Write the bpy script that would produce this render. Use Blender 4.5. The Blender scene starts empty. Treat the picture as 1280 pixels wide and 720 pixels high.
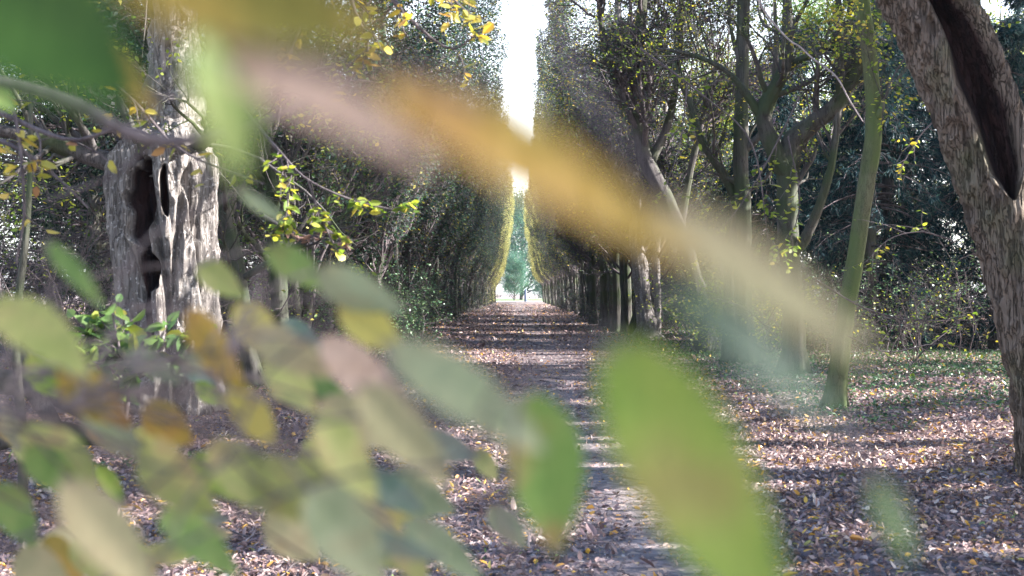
import bpy, math
import numpy as np
from mathutils import Vector

# ------------------------------------------------------------------ camera, sky, sun, exposure
sc = bpy.context.scene
col = sc.collection
F = 1500.0                      # focal length in photo pixels (1280 wide)
EYE = 1.5
HAZE = 0.0002
HZ = 366.0
cam_d = bpy.data.cameras.new('camera')
cam = bpy.data.objects.new('camera', cam_d)
col.objects.link(cam)
cam_d.sensor_width = 36.0
cam_d.lens = F / 1280.0 * 36.0
cam_d.clip_start = 0.02
cam_d.clip_end = 3000.0
cam.location = (0, 0, EYE)
cam.rotation_euler = (math.radians(90) + math.atan((HZ - 360.0) / F), 0, 0)
cam_d.dof.use_dof = True
cam_d.dof.focus_distance = 24.0
cam_d.dof.aperture_fstop = 4.6
cam_d.dof.aperture_blades = 9
sc.camera = cam

SUN_EL = math.radians(29.0)
SUN_AZ = math.radians(-4.0)     # angle from +X towards +Y
S = np.array([math.cos(SUN_EL) * math.cos(SUN_AZ), math.cos(SUN_EL) * math.sin(SUN_AZ), math.sin(SUN_EL)])
world = bpy.data.worlds.new('World')
sc.world = world
world.use_nodes = True
wn = world.node_tree.nodes
wl = world.node_tree.links
bg = wn['Background']
sky = wn.new('ShaderNodeTexSky')
sky.sky_type = 'NISHITA'
sky.sun_disc = False
sky.sun_elevation = SUN_EL
sky.sun_rotation = math.radians(90) - SUN_AZ
sky.dust_density = 1.5
sky.air_density = 1.0
veil = wn.new('ShaderNodeHueSaturation')          # thin bright cloud over the whole sky
veil.inputs['Saturation'].default_value = 1.1
veil.inputs['Value'].default_value = 1.6
wl.new(sky.outputs[0], veil.inputs['Color'])
wtc = wn.new('ShaderNodeTexCoord'); wsp = wn.new('ShaderNodeSeparateXYZ'); wl.new(wtc.outputs['Generated'], wsp.inputs[0])
wcl = wn.new('ShaderNodeTexNoise'); wcl.inputs['Scale'].default_value = 3.5; wcl.inputs['Detail'].default_value = 6
wl.new(wtc.outputs['Generated'], wcl.inputs['Vector'])
wad = wn.new('ShaderNodeMath'); wad.operation = 'MULTIPLY_ADD'; wad.inputs[1].default_value = 0.4; wl.new(wcl.outputs[0], wad.inputs[0]); wl.new(wsp.outputs['Z'], wad.inputs[2])
wsat = wn.new('ShaderNodeMapRange'); wsat.inputs[1].default_value = 0.35; wsat.inputs[2].default_value = 0.85; wsat.inputs[3].default_value = 0.3; wsat.inputs[4].default_value = 1.45
wl.new(wad.outputs[0], wsat.inputs[0]); wl.new(wsat.outputs[0], veil.inputs['Saturation'])
wval = wn.new('ShaderNodeMapRange'); wval.inputs[1].default_value = 0.35; wval.inputs[2].default_value = 0.85; wval.inputs[3].default_value = 2.3; wval.inputs[4].default_value = 1.6
wl.new(wad.outputs[0], wval.inputs[0]); wl.new(wval.outputs[0], veil.inputs['Value'])
wl.new(veil.outputs[0], bg.inputs[0])
bg.inputs[1].default_value = 0.052
sun_d = bpy.data.lights.new('sun', 'SUN')
sun_d.energy = 5.0
sun_d.angle = math.radians(0.5)
sun_d.color = (1.0, 0.975, 0.95)
sun = bpy.data.objects.new('sun', sun_d)
col.objects.link(sun)
sun.rotation_euler = Vector(S).to_track_quat('Z', 'Y').to_euler()
sun.location = (20, 0, 30)
sc.view_settings.view_transform = 'Standard'
sc.view_settings.look = 'None'
sc.view_settings.gamma = 1.0
sc.view_settings.exposure = 2.65
sc.cycles.use_denoising = True
sc.cycles.max_bounces = 7
sc.cycles.diffuse_bounces = 4
sc.cycles.transmission_bounces = 4
sc.cycles.sample_clamp_indirect = 6.0

AX = 0.0053      # the alley runs a little to the right of the view
# ------------------------------------------------------------------ small maths
def at(px, py, Y):
    """photo pixel and distance -> the world point there"""
    return np.array([(px - 640.0) / F * Y, Y, EYE - (py - HZ) / F * Y])

def unit(v):
    return v / np.maximum(np.linalg.norm(v, axis=-1, keepdims=True), 1e-9)

def _hash(i, j, k, seed):
    h = (i * 374761393 + j * 668265263 + k * 1103515245 + seed * 974711) & 0xffffffff
    h = ((h ^ (h >> 15)) * 1274126177) & 0xffffffff
    h = ((h ^ (h >> 13)) * 741103597) & 0xffffffff
    h = h ^ (h >> 16)
    return (h & 0xffff) / 65535.0

def noise(p, scale=1.0, seed=0):
    """smooth value noise in -1..1 at (N,3) points"""
    q = np.asarray(p, float) * scale + 1000.0
    i = np.floor(q).astype(np.int64)
    f = q - i
    f = f * f * (3 - 2 * f)
    r = 0
    for a in (0, 1):
        for b in (0, 1):
            for c in (0, 1):
                w = (f[..., 0] if a else 1 - f[..., 0]) * (f[..., 1] if b else 1 - f[..., 1]) * (f[..., 2] if c else 1 - f[..., 2])
                r = r + w * _hash(i[..., 0] + a, i[..., 1] + b, i[..., 2] + c, seed)
    return r * 2 - 1

def fbm(p, scale=1.0, seed=0, octaves=3):
    r, a, t = 0, 1.0, 0
    for o in range(octaves):
        r = r + a * noise(p, scale * 2 ** o, seed + o * 17)
        t += a
        a *= 0.5
    return r / t

def height(x, y):
    p = np.stack([x, y, 0 * x], -1)
    m = np.clip((np.abs(x - 0.35) - 2.2) / 1.2, 0, 1)
    far = np.clip(1 - (np.abs(y - 20) - 40) / 30, 0, 1)
    return (0.07 * noise(p, 0.35, 3) + 0.025 * noise(p, 1.7, 4) + 0.04) * m * far

# ------------------------------------------------------------------ gaps carved in the canopy so that the sun reaches chosen places
LIT = [(560, 592, 95, 42), (470, 612, 60, 24), (500, 550, 60, 12), (610, 545, 60, 10), (770, 590, 75, 13), (800, 622, 75, 13), (745, 556, 60, 10),
       (900, 560, 60, 14), (965, 580, 95, 34), (1090, 580, 75, 14), (1150, 556, 60, 11), (1235, 550, 45, 12),
       (1070, 668, 60, 14), (880, 520, 60, 10), (1000, 530, 40, 6), (270, 650, 60, 20), (90, 590, 60, 16), (1200, 690, 70, 9), (1010, 712, 60, 9),
       (640, 433, 130, 4.0), (760, 441, 60, 3), (700, 406, 70, 2.0), (600, 398, 50, 1.5), (420, 640, 60, 12), (660, 668, 70, 12), (820, 690, 60, 8),
       (1130, 470, 60, 5), (1180, 610, 60, 6)]

def sun_open(P):
    """True where something at P would stand in a gap that lets the sun through"""
    P = np.asarray(P)
    t = P[:, 2] / S[2]
    G = P - S * t[:, None]
    o = np.zeros(len(P), bool)
    ok = G[:, 1] > 4
    y = np.where(ok, G[:, 1], 10)
    px = 640 + G[:, 0] / y * F
    py = HZ + EYE / y * F
    w = fbm(np.stack([G[:, 0], G[:, 1], 0 * y], -1), 1.1, 9, 2)
    for cx, cy, rx, ry in LIT:
        o |= ok & (((px - cx) / rx) ** 2 + ((py - cy) / ry) ** 2 < 1.15 + 0.9 * w)
    o |= ok & (w > 0.42)
    # the right flank of the hollow trunk on the left
    u = (P[:, 0] + 3.75) / S[0]
    H = P - S * u[:, None]
    o |= (u > 0.5) & (H[:, 2] > 0.1) & (H[:, 2] < 4.2) & (np.abs(H[:, 1] - 14.35) < 0.62) & (fbm(H, 1.6, 5, 2) > -0.22)
    # sprays of leaves that hang in the light
    for q, r in ((at(535, 35, 5), 0.30), (at(400, 235, 5.6), 0.32), (at(170, 440, 5.4), 0.42), (at(520, 70, 5), 0.25), (at(60, 200, 4.5), 0.3)):
        d = P - q
        s = d @ S
        o |= (s > 0.4) & (np.linalg.norm(d - s[:, None] * S, axis=1) < r)
    return o

# ------------------------------------------------------------------ meshes
class MB:
    def __init__(self):
        self.v, self.q, self.n = [], [], 0
    def add(self, V, Q):
        if len(V):
            self.v.append(np.asarray(V, float).reshape(-1, 3))
            self.q.append(np.asarray(Q, np.int64).reshape(-1, 4) + self.n)
            self.n += len(self.v[-1])
        return self
    def build(self, name, mat, parent=None, smooth=True, origin=None):
        V = np.concatenate(self.v)
        Q = np.concatenate(self.q)
        if origin is not None:
            V = V - np.asarray(origin)
        me = bpy.data.meshes.new(name)
        me.vertices.add(len(V))
        me.vertices.foreach_set('co', V.astype(np.float32).ravel())
        me.loops.add(len(Q) * 4)
        me.loops.foreach_set('vertex_index', Q.astype(np.int32).ravel())
        me.polygons.add(len(Q))
        me.polygons.foreach_set('loop_start', np.arange(0, len(Q) * 4, 4, dtype=np.int32))
        me.polygons.foreach_set('loop_total', np.full(len(Q), 4, np.int32))
        me.update(calc_edges=True)
        me.polygons.foreach_set('use_smooth', np.full(len(Q), smooth, bool))
        me.materials.append(mat)
        o = bpy.data.objects.new(name, me)
        col.objects.link(o)
        if parent is not None:
            o.parent = parent
        elif origin is not None:
            o.location = origin
        return o

def tag(o, label=None, cat=None, group=None, kind=None):
    if label: o['label'] = label
    if cat: o['category'] = cat
    if group: o['group'] = group
    if kind: o['kind'] = kind
    return o

def thing(name, loc, label, cat, group=None):
    o = bpy.data.objects.new(name, None)
    o.empty_display_size = 0.2
    col.objects.link(o)
    o.location = tuple(float(c) for c in loc)
    return tag(o, label, cat, group)

def copy_tree(o, parent=None):
    c = o.copy()
    col.objects.link(c)
    c.parent = parent
    for ch in list(o.children):
        copy_tree(ch, c)
    return c

def tubes(P, R, sides=5, rough=0.0, seed=0):
    """N tubes of K rings each, all in one go"""
    P = np.asarray(P, float); R = np.asarray(R, float)
    N, K, _ = P.shape
    T = unit(np.gradient(P, axis=1))
    mean = unit(P[:, -1] - P[:, 0])
    ref = np.where(np.abs(mean[:, 2:3]) > 0.8, np.array([[1.0, 0, 0]]), np.array([[0, 0, 1.0]]))
    n1 = unit(ref[:, None] - T * np.sum(T * ref[:, None], -1, keepdims=True))
    n2 = np.cross(T, n1)
    a = np.arange(sides) / sides * 2 * math.pi
    V = P[:, :, None] + R[:, :, None, None] * (np.cos(a)[None, None, :, None] * n1[:, :, None] + np.sin(a)[None, None, :, None] * n2[:, :, None])
    if rough:
        d = fbm(V.reshape(-1, 3), 5.0, seed, 3).reshape(N, K, sides, 1)
        V = P[:, :, None] + (V - P[:, :, None]) * (1 + rough * d)
    idx = np.arange(N * K * sides).reshape(N, K, sides)
    nx = np.roll(idx, -1, 2)
    Q = np.stack([idx[:, :-1], nx[:, :-1], nx[:, 1:], idx[:, 1:]], -1)
    return V.reshape(-1, 3), Q.reshape(-1, 4)

def smooth_path(pts, K):
    """Catmull-Rom through waypoints (x,y,z,r)"""
    p = np.asarray(pts, float)
    p = np.vstack([2 * p[0] - p[1], p, 2 * p[-1] - p[-2]])
    n = len(p) - 3
    t = np.linspace(0, n - 1e-6, K)
    i = t.astype(int); f = (t - i)[:, None]
    a, b, c, d = p[i], p[i + 1], p[i + 2], p[i + 3]
    q = 0.5 * (2 * b + (c - a) * f + (2 * a - 5 * b + 4 * c - d) * f ** 2 + (3 * b - a - 3 * c + d) * f ** 3)
    return q[:, :3], np.maximum(q[:, 3], 0.001)

def wander(start, d, length, K, wob, up, rng):
    pts = [start]
    step = (length / (K - 1))[:, None]
    for k in range(K - 1):
        d = unit(d + rng.normal(0, wob, d.shape) + np.array([0, 0, up]))
        pts.append(pts[-1] + d * step)
    return np.stack(pts, 1)

def kids(P, R, n, t0, t1, L0, L1, rr, spread, K, wob, up, rng, rend=0.25, bias=None):
    """n children from each parent tube"""
    N, KP, _ = P.shape
    t = rng.uniform(t0, t1, (N, n)).ravel()
    pi = np.repeat(np.arange(N), n)
    x = t * (KP - 1)
    i = np.minimum(x.astype(int), KP - 2)
    f = (x - i)[:, None]
    st = P[pi, i] * (1 - f) + P[pi, i + 1] * f
    tg = unit(P[pi, i + 1] - P[pi, i])
    r = R[pi, i] * (1 - f[:, 0]) + R[pi, i + 1] * f[:, 0]
    rv = unit(rng.normal(0, 1, st.shape))
    perp = unit(rv - tg * np.sum(rv * tg, -1, keepdims=True))
    sp = rng.uniform(spread * 0.6, spread * 1.25, len(st))[:, None]
    d = tg * np.cos(sp) + perp * np.sin(sp)
    if bias is not None:
        d = unit(d + np.asarray(bias))
    L = rng.uniform(L0, L1, len(st)) * (1.1 - 0.5 * t)
    C = wander(st, d, L, K, wob, up, rng)
    r0 = np.maximum(r * rr, 0.0022)
    CR = r0[:, None] * np.linspace(1, rend, K)[None]
    return C, CR

def leaf_dirs(n, rng, flat=0.7, droop=0.25):
    a = rng.normal(0, 1, (n, 3)); a[:, 2] = a[:, 2] * (1 - flat) - droop
    a = unit(a)
    nn = rng.normal(0, 1 - 0.6 * flat, (n, 3)) + np.array([0, 0, 1.0])
    nn = unit(nn - a * np.sum(a * nn, -1, keepdims=True))
    return a, nn

def leaves(C, L, W, a, nn, rng, shape='six', fold=0.18, curl=0.18):
    n = len(C)
    b = np.cross(nn, a)
    L = L[:, None]; W = W[:, None]
    if shape == 'four':
        V = np.stack([C, C + a * L * .45 + b * W * .5, C + a * L - nn * L * curl, C + a * L * .45 - b * W * .5], 1)
        Q = np.arange(n * 4).reshape(n, 4)
        return V.reshape(-1, 3), Q
    cu = (rng.uniform(-1, 1.6, (n, 1))) * curl
    fo = (rng.uniform(-.4, 1, (n, 1))) * fold
    V = np.stack([C, C + a * L * .28 + b * W * .46 + nn * W * fo, C + a * L * .68 + b * W * .40 + nn * (W * fo - L * cu * .5),
                  C + a * L - nn * L * cu, C + a * L * .68 - b * W * .40 + nn * (W * fo - L * cu * .5), C + a * L * .28 - b * W * .46 + nn * W * fo], 1)
    i = np.arange(n)[:, None] * 6
    Q = np.concatenate([i + np.array([[0, 1, 2, 3]]), i + np.array([[0, 3, 4, 5]])])
    return V.reshape(-1, 3), Q

def on_twigs(P, per, rng, jitter=0.04, t0=0.25):
    N, K, _ = P.shape
    t = rng.uniform(t0, 1, N * per) * (K - 1)
    pi = np.repeat(np.arange(N), per)
    i = np.minimum(t.astype(int), K - 2); f = (t - i)[:, None]
    return P[pi, i] * (1 - f) + P[pi, i + 1] * f + rng.normal(0, jitter, (N * per, 3))

# ------------------------------------------------------------------ materials
def new_mat(name):
    m = bpy.data.materials.new(name)
    m.use_nodes = True
    nt = m.node_tree
    return m, nt.nodes, nt.links, nt.nodes['Principled BSDF'], nt.nodes['Material Output']

def ramp(N, stops, const=False):
    r = N.new('ShaderNodeValToRGB')
    if const: r.color_ramp.interpolation = 'CONSTANT'
    e = r.color_ramp.elements
    while len(e) < len(stops): e.new(0.5)
    for i, (p, c) in enumerate(stops):
        e[i].position = p
        e[i].color = (*c, 1)
    return r

def leaf_mat(name, stops, trans=0.45, rough=0.45, tboost=1.0, clump=0.7, camt=0.5, spec=0.35):
    m, N, Lk, B, O = new_mat(name)
    g = N.new('ShaderNodeNewGeometry')
    r = ramp(N, stops)
    tc = N.new('ShaderNodeTexCoord')
    nb = N.new('ShaderNodeTexNoise'); nb.inputs['Scale'].default_value = clump; nb.inputs['Detail'].default_value = 3; Lk.new(tc.outputs['Object'], nb.inputs['Vector'])
    m1 = N.new('ShaderNodeMath'); m1.operation = 'MULTIPLY_ADD'; m1.inputs[1].default_value = camt * 2.4; m1.inputs[2].default_value = -camt * 1.2; Lk.new(nb.outputs[0], m1.inputs[0])
    m2 = N.new('ShaderNodeMath'); m2.operation = 'ADD'; m2.use_clamp = True; Lk.new(g.outputs['Random Per Island'], m2.inputs[0]); Lk.new(m1.outputs[0], m2.inputs[1])
    Lk.new(m2.outputs[0], r.inputs[0])
    colr = r.outputs[0]
    nz = N.new('ShaderNodeTexNoise'); nz.inputs['Scale'].default_value = 0.55; nz.inputs['Detail'].default_value = 2
    Lk.new(tc.outputs['Object'], nz.inputs['Vector'])
    hs = N.new('ShaderNodeHueSaturation')
    mr = N.new('ShaderNodeMapRange'); mr.inputs[1].default_value = 0.3; mr.inputs[2].default_value = 0.7; mr.inputs[3].default_value = 0.75; mr.inputs[4].default_value = 1.3
    Lk.new(nz.outputs[0], mr.inputs[0]); Lk.new(mr.outputs[0], hs.inputs['Value'])
    Lk.new(colr, hs.inputs['Color'])
    Lk.new(hs.outputs[0], B.inputs['Base Color'])
    B.inputs['Roughness'].default_value = rough
    B.inputs['Specular IOR Level'].default_value = spec
    t = N.new('ShaderNodeBsdfTranslucent')
    h2 = N.new('ShaderNodeHueSaturation'); h2.inputs['Saturation'].default_value = 1.15; h2.inputs['Value'].default_value = tboost
    Lk.new(hs.outputs[0], h2.inputs['Color']); Lk.new(h2.outputs[0], t.inputs[0])
    mx = N.new('ShaderNodeMixShader'); mx.inputs[0].default_value = trans
    Lk.new(B.outputs[0], mx.inputs[1]); Lk.new(t.outputs[0], mx.inputs[2]); Lk.new(mx.outputs[0], O.inputs[0])
    return m

def bark_mat(name, c1, c2, moss=None, moss_amt=0.5, scale=6.0, bump=0.5, stretch=0.2, lichen=None, crack=0.65, rot_shade=False):
    m, N, Lk, B, O = new_mat(name)
    tc = N.new('ShaderNodeTexCoord')
    mp = N.new('ShaderNodeMapping'); mp.inputs['Scale'].default_value = (1, 1, stretch)
    Lk.new(tc.outputs['Object'], mp.inputs[0])
    n1 = N.new('ShaderNodeTexNoise'); n1.inputs['Scale'].default_value = scale; n1.inputs['Detail'].default_value = 8; n1.inputs['Roughness'].default_value = 0.65
    Lk.new(mp.outputs[0], n1.inputs['Vector'])
    n3 = N.new('ShaderNodeTexNoise'); n3.inputs['Scale'].default_value = scale * 1.7; n3.inputs['Detail'].default_value = 5; n3.inputs['Roughness'].default_value = 0.6; n3.inputs['Distortion'].default_value = 0.15
    mp2 = N.new('ShaderNodeMapping'); mp2.inputs['Scale'].default_value = (1.6, 1.6, stretch * .8)
    Lk.new(tc.outputs['Object'], mp2.inputs[0]); Lk.new(mp2.outputs[0], n3.inputs['Vector'])
    sb = N.new('ShaderNodeMath'); sb.operation = 'SUBTRACT'; sb.inputs[1].default_value = 0.5; Lk.new(n3.outputs[0], sb.inputs[0])
    ab = N.new('ShaderNodeMath'); ab.operation = 'ABSOLUTE'; Lk.new(sb.outputs[0], ab.inputs[0])
    r = ramp(N, [(0.3, c1), (0.7, c2)])
    Lk.new(n1.outputs[0], r.inputs[0])
    out = r.outputs[0]
    cr = ramp(N, [(0.0, (0.22, 0.19, 0.18)), (0.035, (1, 1, 1))])
    Lk.new(ab.outputs[0], cr.inputs[0])
    mu = N.new('ShaderNodeMixRGB'); mu.blend_type = 'MULTIPLY'; mu.inputs[0].default_value = crack
    Lk.new(out, mu.inputs[1]); Lk.new(cr.outputs[0], mu.inputs[2]); out = mu.outputs[0]
    if moss:
        n2 = N.new('ShaderNodeTexNoise'); n2.inputs['Scale'].default_value = 1.6; n2.inputs['Detail'].default_value = 5
        Lk.new(tc.outputs['Object'], n2.inputs['Vector'])
        mr = ramp(N, [(0.62 - 0.4 * moss_amt, (0, 0, 0)), (0.8 - 0.4 * moss_amt, (1, 1, 1))])
        Lk.new(n2.outputs[0], mr.inputs[0])
        mm = N.new('ShaderNodeMixRGB'); Lk.new(mr.outputs[0], mm.inputs[0]); Lk.new(out, mm.inputs[1]); mm.inputs[2].default_value = (*moss, 1)
        out = mm.outputs[0]
    if lichen:
        n4 = N.new('ShaderNodeTexNoise'); n4.inputs['Scale'].default_value = 22; n4.inputs['Detail'].default_value = 4
        Lk.new(tc.outputs['Object'], n4.inputs['Vector'])
        lr = ramp(N, [(0.58, (0, 0, 0)), (0.66, (1, 1, 1))]); Lk.new(n4.outputs[0], lr.inputs[0])
        mm = N.new('ShaderNodeMixRGB'); Lk.new(lr.outputs[0], mm.inputs[0]); Lk.new(out, mm.inputs[1]); mm.inputs[2].default_value = (*lichen, 1)
        out = mm.outputs[0]
    if rot_shade:
        an = N.new('ShaderNodeAttribute'); an.attribute_name = 'rot_shade'
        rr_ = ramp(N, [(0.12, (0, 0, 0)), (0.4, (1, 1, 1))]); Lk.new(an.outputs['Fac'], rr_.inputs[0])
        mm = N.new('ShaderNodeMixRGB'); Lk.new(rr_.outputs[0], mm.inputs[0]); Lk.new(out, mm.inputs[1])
        r3 = ramp(N, [(0.35, (0.008, 0.005, 0.006)), (0.75, (0.045, 0.022, 0.02))]); Lk.new(n1.outputs[0], r3.inputs[0]); Lk.new(r3.outputs[0], mm.inputs[2])  # near-black lining: decayed wood with the hollow's shade put into the colour
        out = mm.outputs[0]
    Lk.new(out, B.inputs['Base Color'])
    B.inputs['Roughness'].default_value = 0.9
    B.inputs['Specular IOR Level'].default_value = 0.2
    ad = N.new('ShaderNodeMath'); ad.operation = 'MULTIPLY_ADD'; ad.inputs[1].default_value = 0.6
    Lk.new(cr.outputs[0], ad.inputs[0]); Lk.new(n1.outputs[0], ad.inputs[2])
    bp = N.new('ShaderNodeBump'); bp.inputs['Strength'].default_value = bump; bp.inputs['Distance'].default_value = 0.03
    Lk.new(ad.outputs[0], bp.inputs['Height']); Lk.new(bp.outputs[0], B.inputs['Normal'])
    return m

M = {}
M['bark_dark'] = bark_mat('dark_bark', (0.04, 0.035, 0.036), (0.12, 0.105, 0.10), (0.05, 0.06, 0.03), 0.4)
M['bark_moss'] = bark_mat('mossy_bark', (0.042, 0.038, 0.034), (0.10, 0.092, 0.08), (0.045, 0.058, 0.03), 0.5, bump=0.5)
M['bark_pale'] = bark_mat('pale_furrowed_bark', (0.075, 0.062, 0.057), (0.25, 0.225, 0.205), None, 0, scale=7, bump=1.0, lichen=(0.32, 0.295, 0.275), rot_shade=True, crack=.4)
M['bark_hollow'] = bark_mat('grey_brown_bark', (0.09, 0.068, 0.055), (0.195, 0.152, 0.125), (0.11, 0.105, 0.065), 0.2, scale=11, bump=1.2, crack=0.0, stretch=.07, rot_shade=True)
M['bark_slender'] = bark_mat('green_smooth_bark', (0.07, 0.07, 0.042), (0.14, 0.14, 0.085), (0.08, 0.105, 0.04), 0.6, scale=9, bump=0.35, stretch=0.4)
M['rot'] = bark_mat('shaded_rotten_wood', (0.008, 0.005, 0.006), (0.035, 0.018, 0.018), None, 0, scale=12, bump=0.6)  # decayed wood, its colour darkened for the shade inside a hollow
M['twig'] = bark_mat('twig_bark', (0.05, 0.04, 0.045), (0.14, 0.115, 0.115), None, 0, scale=12, bump=0.0)
M['twig_pale'] = bark_mat('dead_pale_wood', (0.2, 0.16, 0.16), (0.38, 0.33, 0.32), None, 0, scale=20, bump=0.2)
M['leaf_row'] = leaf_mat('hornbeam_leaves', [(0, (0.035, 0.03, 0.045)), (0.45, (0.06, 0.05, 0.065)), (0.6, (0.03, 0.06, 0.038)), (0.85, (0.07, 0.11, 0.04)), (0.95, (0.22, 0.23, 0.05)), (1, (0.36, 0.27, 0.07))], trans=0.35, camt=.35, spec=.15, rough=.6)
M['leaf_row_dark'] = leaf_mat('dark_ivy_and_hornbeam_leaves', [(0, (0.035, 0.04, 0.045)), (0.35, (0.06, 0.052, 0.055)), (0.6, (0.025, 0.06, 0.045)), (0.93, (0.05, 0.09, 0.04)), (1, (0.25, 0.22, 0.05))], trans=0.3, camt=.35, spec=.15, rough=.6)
M['leaf_gold_lit'] = leaf_mat('sunlit_golden_leaves', [(0, (0.08, 0.08, 0.05)), (0.25, (0.14, 0.16, 0.06)), (0.55, (0.46, 0.45, 0.17)), (0.85, (0.62, 0.54, 0.24)), (1, (0.3, 0.34, 0.14))], trans=0.5)  # yellow far crowns, the backlit glow of the alley end put into the colour
M['leaf_bright'] = leaf_mat('sunlit_yellow_green_leaves', [(0, (0.08, 0.14, 0.025)), (0.45, (0.18, 0.24, 0.05)), (0.8, (0.38, 0.40, 0.08)), (1, (0.5, 0.38, 0.09))], trans=0.6)
M['leaf_green'] = leaf_mat('green_leaves', [(0, (0.05, 0.10, 0.03)), (0.5, (0.09, 0.16, 0.04)), (0.85, (0.16, 0.22, 0.05)), (1, (0.35, 0.3, 0.07))], trans=0.45)
M['leaf_yellow'] = leaf_mat('yellow_autumn_leaves', [(0, (0.2, 0.22, 0.05)), (0.4, (0.42, 0.36, 0.08)), (0.8, (0.55, 0.38, 0.10)), (1, (0.30, 0.16, 0.08))], trans=0.5)
M['leaf_brown'] = leaf_mat('withered_brown_leaves', [(0, (0.16, 0.09, 0.06)), (1, (0.32, 0.2, 0.15))], trans=0.3)
M['needle'] = leaf_mat('blue_green_needles', [(0, (0.008, 0.022, 0.028)), (0.6, (0.015, 0.040, 0.045)), (1, (0.035, 0.07, 0.06))], trans=0.15, rough=.7, spec=.1)
M['yew'] = leaf_mat('dark_yew_foliage', [(0, (0.012, 0.022, 0.018)), (0.7, (0.025, 0.045, 0.03)), (1, (0.06, 0.09, 0.04))], trans=0.15, rough=.7, spec=.1)
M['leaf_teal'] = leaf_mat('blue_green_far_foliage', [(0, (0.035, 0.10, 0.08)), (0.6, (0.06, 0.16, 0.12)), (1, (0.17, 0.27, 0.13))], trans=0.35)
M['litter'] = leaf_mat('fallen_leaves', [(0, (0.07, 0.047, 0.052)), (0.30, (0.165, 0.11, 0.112)), (0.64, (0.285, 0.19, 0.175)), (0.86, (0.40, 0.295, 0.265)), (0.90, (0.52, 0.43, 0.39)), (0.92, (0.52, 0.25, 0.07)), (0.975, (0.6, 0.36, 0.07)), (1, (0.16, 0.22, 0.08))], trans=0.12, rough=0.4, camt=0.05)
M['ivy'] = leaf_mat('ivy_ground_leaves', [(0, (0.03, 0.07, 0.035)), (0.6, (0.06, 0.12, 0.05)), (1, (0.12, 0.17, 0.07))], trans=0.2, rough=0.35)

def ground_mat(name, cols, sc1=14.0, bump=0.6):
    m, N, Lk, B, O = new_mat(name)
    tc = N.new('ShaderNodeTexCoord')
    vo = N.new('ShaderNodeTexVoronoi'); vo.inputs['Scale'].default_value = sc1; vo.inputs['Randomness'].default_value = 1
    nz = N.new('ShaderNodeTexNoise'); nz.inputs['Scale'].default_value = 6; nz.inputs['Detail'].default_value = 5
    mxv = N.new('ShaderNodeMixRGB'); mxv.inputs[0].default_value = 0.06
    Lk.new(tc.outputs['Object'], nz.inputs['Vector']); Lk.new(tc.outputs['Object'], mxv.inputs[1]); Lk.new(nz.outputs['Color'], mxv.inputs[2])
    Lk.new(mxv.outputs[0], vo.inputs['Vector'])
    sp = N.new('ShaderNodeSeparateColor'); Lk.new(vo.outputs['Color'], sp.inputs[0])
    r = ramp(N, cols); Lk.new(sp.outputs[0], r.inputs[0])
    big = N.new('ShaderNodeTexNoise'); big.inputs['Scale'].default_value = 0.8; big.inputs['Detail'].default_value = 4
    Lk.new(tc.outputs['Object'], big.inputs['Vector'])
    mr = N.new('ShaderNodeMapRange'); mr.inputs[1].default_value = 0.3; mr.inputs[2].default_value = 0.7; mr.inputs[3].default_value = 0.7; mr.inputs[4].default_value = 1.25
    Lk.new(big.outputs[0], mr.inputs[0])
    hs = N.new('ShaderNodeHueSaturation'); Lk.new(r.outputs[0], hs.inputs['Color']); Lk.new(mr.outputs[0], hs.inputs['Value'])
    Lk.new(hs.outputs[0], B.inputs['Base Color'])
    B.inputs['Roughness'].default_value = 0.85
    fine = N.new('ShaderNodeTexNoise'); fine.inputs['Scale'].default_value = 60; fine.inputs['Detail'].default_value = 6
    Lk.new(tc.outputs['Object'], fine.inputs['Vector'])
    ad = N.new('ShaderNodeMath'); ad.operation = 'ADD'; Lk.new(fine.outputs[0], ad.inputs[0]); Lk.new(vo.outputs['Distance'], ad.inputs[1])
    bp = N.new('ShaderNodeBump'); bp.inputs['Strength'].default_value = bump; bp.inputs['Distance'].default_value = 0.02
    Lk.new(ad.outputs[0], bp.inputs['Height']); Lk.new(bp.outputs[0], B.inputs['Normal'])
    return m

M['ground'] = ground_mat('leafy_forest_floor', [(0, (0.07, 0.05, 0.052)), (0.5, (0.15, 0.11, 0.108)), (0.85, (0.26, 0.19, 0.18)), (1, (0.34, 0.24, 0.16))], 16)
M['path'] = ground_mat('trodden_earth_path', [(0, (0.085, 0.066, 0.07)), (0.6, (0.16, 0.125, 0.128)), (0.9, (0.24, 0.185, 0.18)), (1, (0.32, 0.22, 0.16))], 20, 0.8)
M['gravel'] = ground_mat('pale_gravel', [(0, (0.4, 0.38, 0.36)), (1, (0.6, 0.57, 0.54))], 8)
M['grass'] = ground_mat('grass_clearing', [(0, (0.10, 0.17, 0.06)), (1, (0.2, 0.28, 0.1))], 5)
m, N_, L_, B_, O_ = new_mat('painted_dark_metal'); B_.inputs['Base Color'].default_value = (0.03, 0.05, 0.10, 1); M['post'] = m

# ------------------------------------------------------------------ the setting: ground, path, clearing
def sheet(name, xs, ys, zf, mat, kind='structure'):
    X, Y = np.meshgrid(xs, ys)
    Z = zf(X, Y)
    V = np.stack([X, Y, Z], -1).reshape(-1, 3)
    i = np.arange(len(V)).reshape(len(ys), len(xs))
    Q = np.stack([i[:-1, :-1], i[:-1, 1:], i[1:, 1:], i[1:, :-1]], -1)
    o = MB().add(V, Q).build(name, mat)
    o['kind'] = kind
    return o

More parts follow.
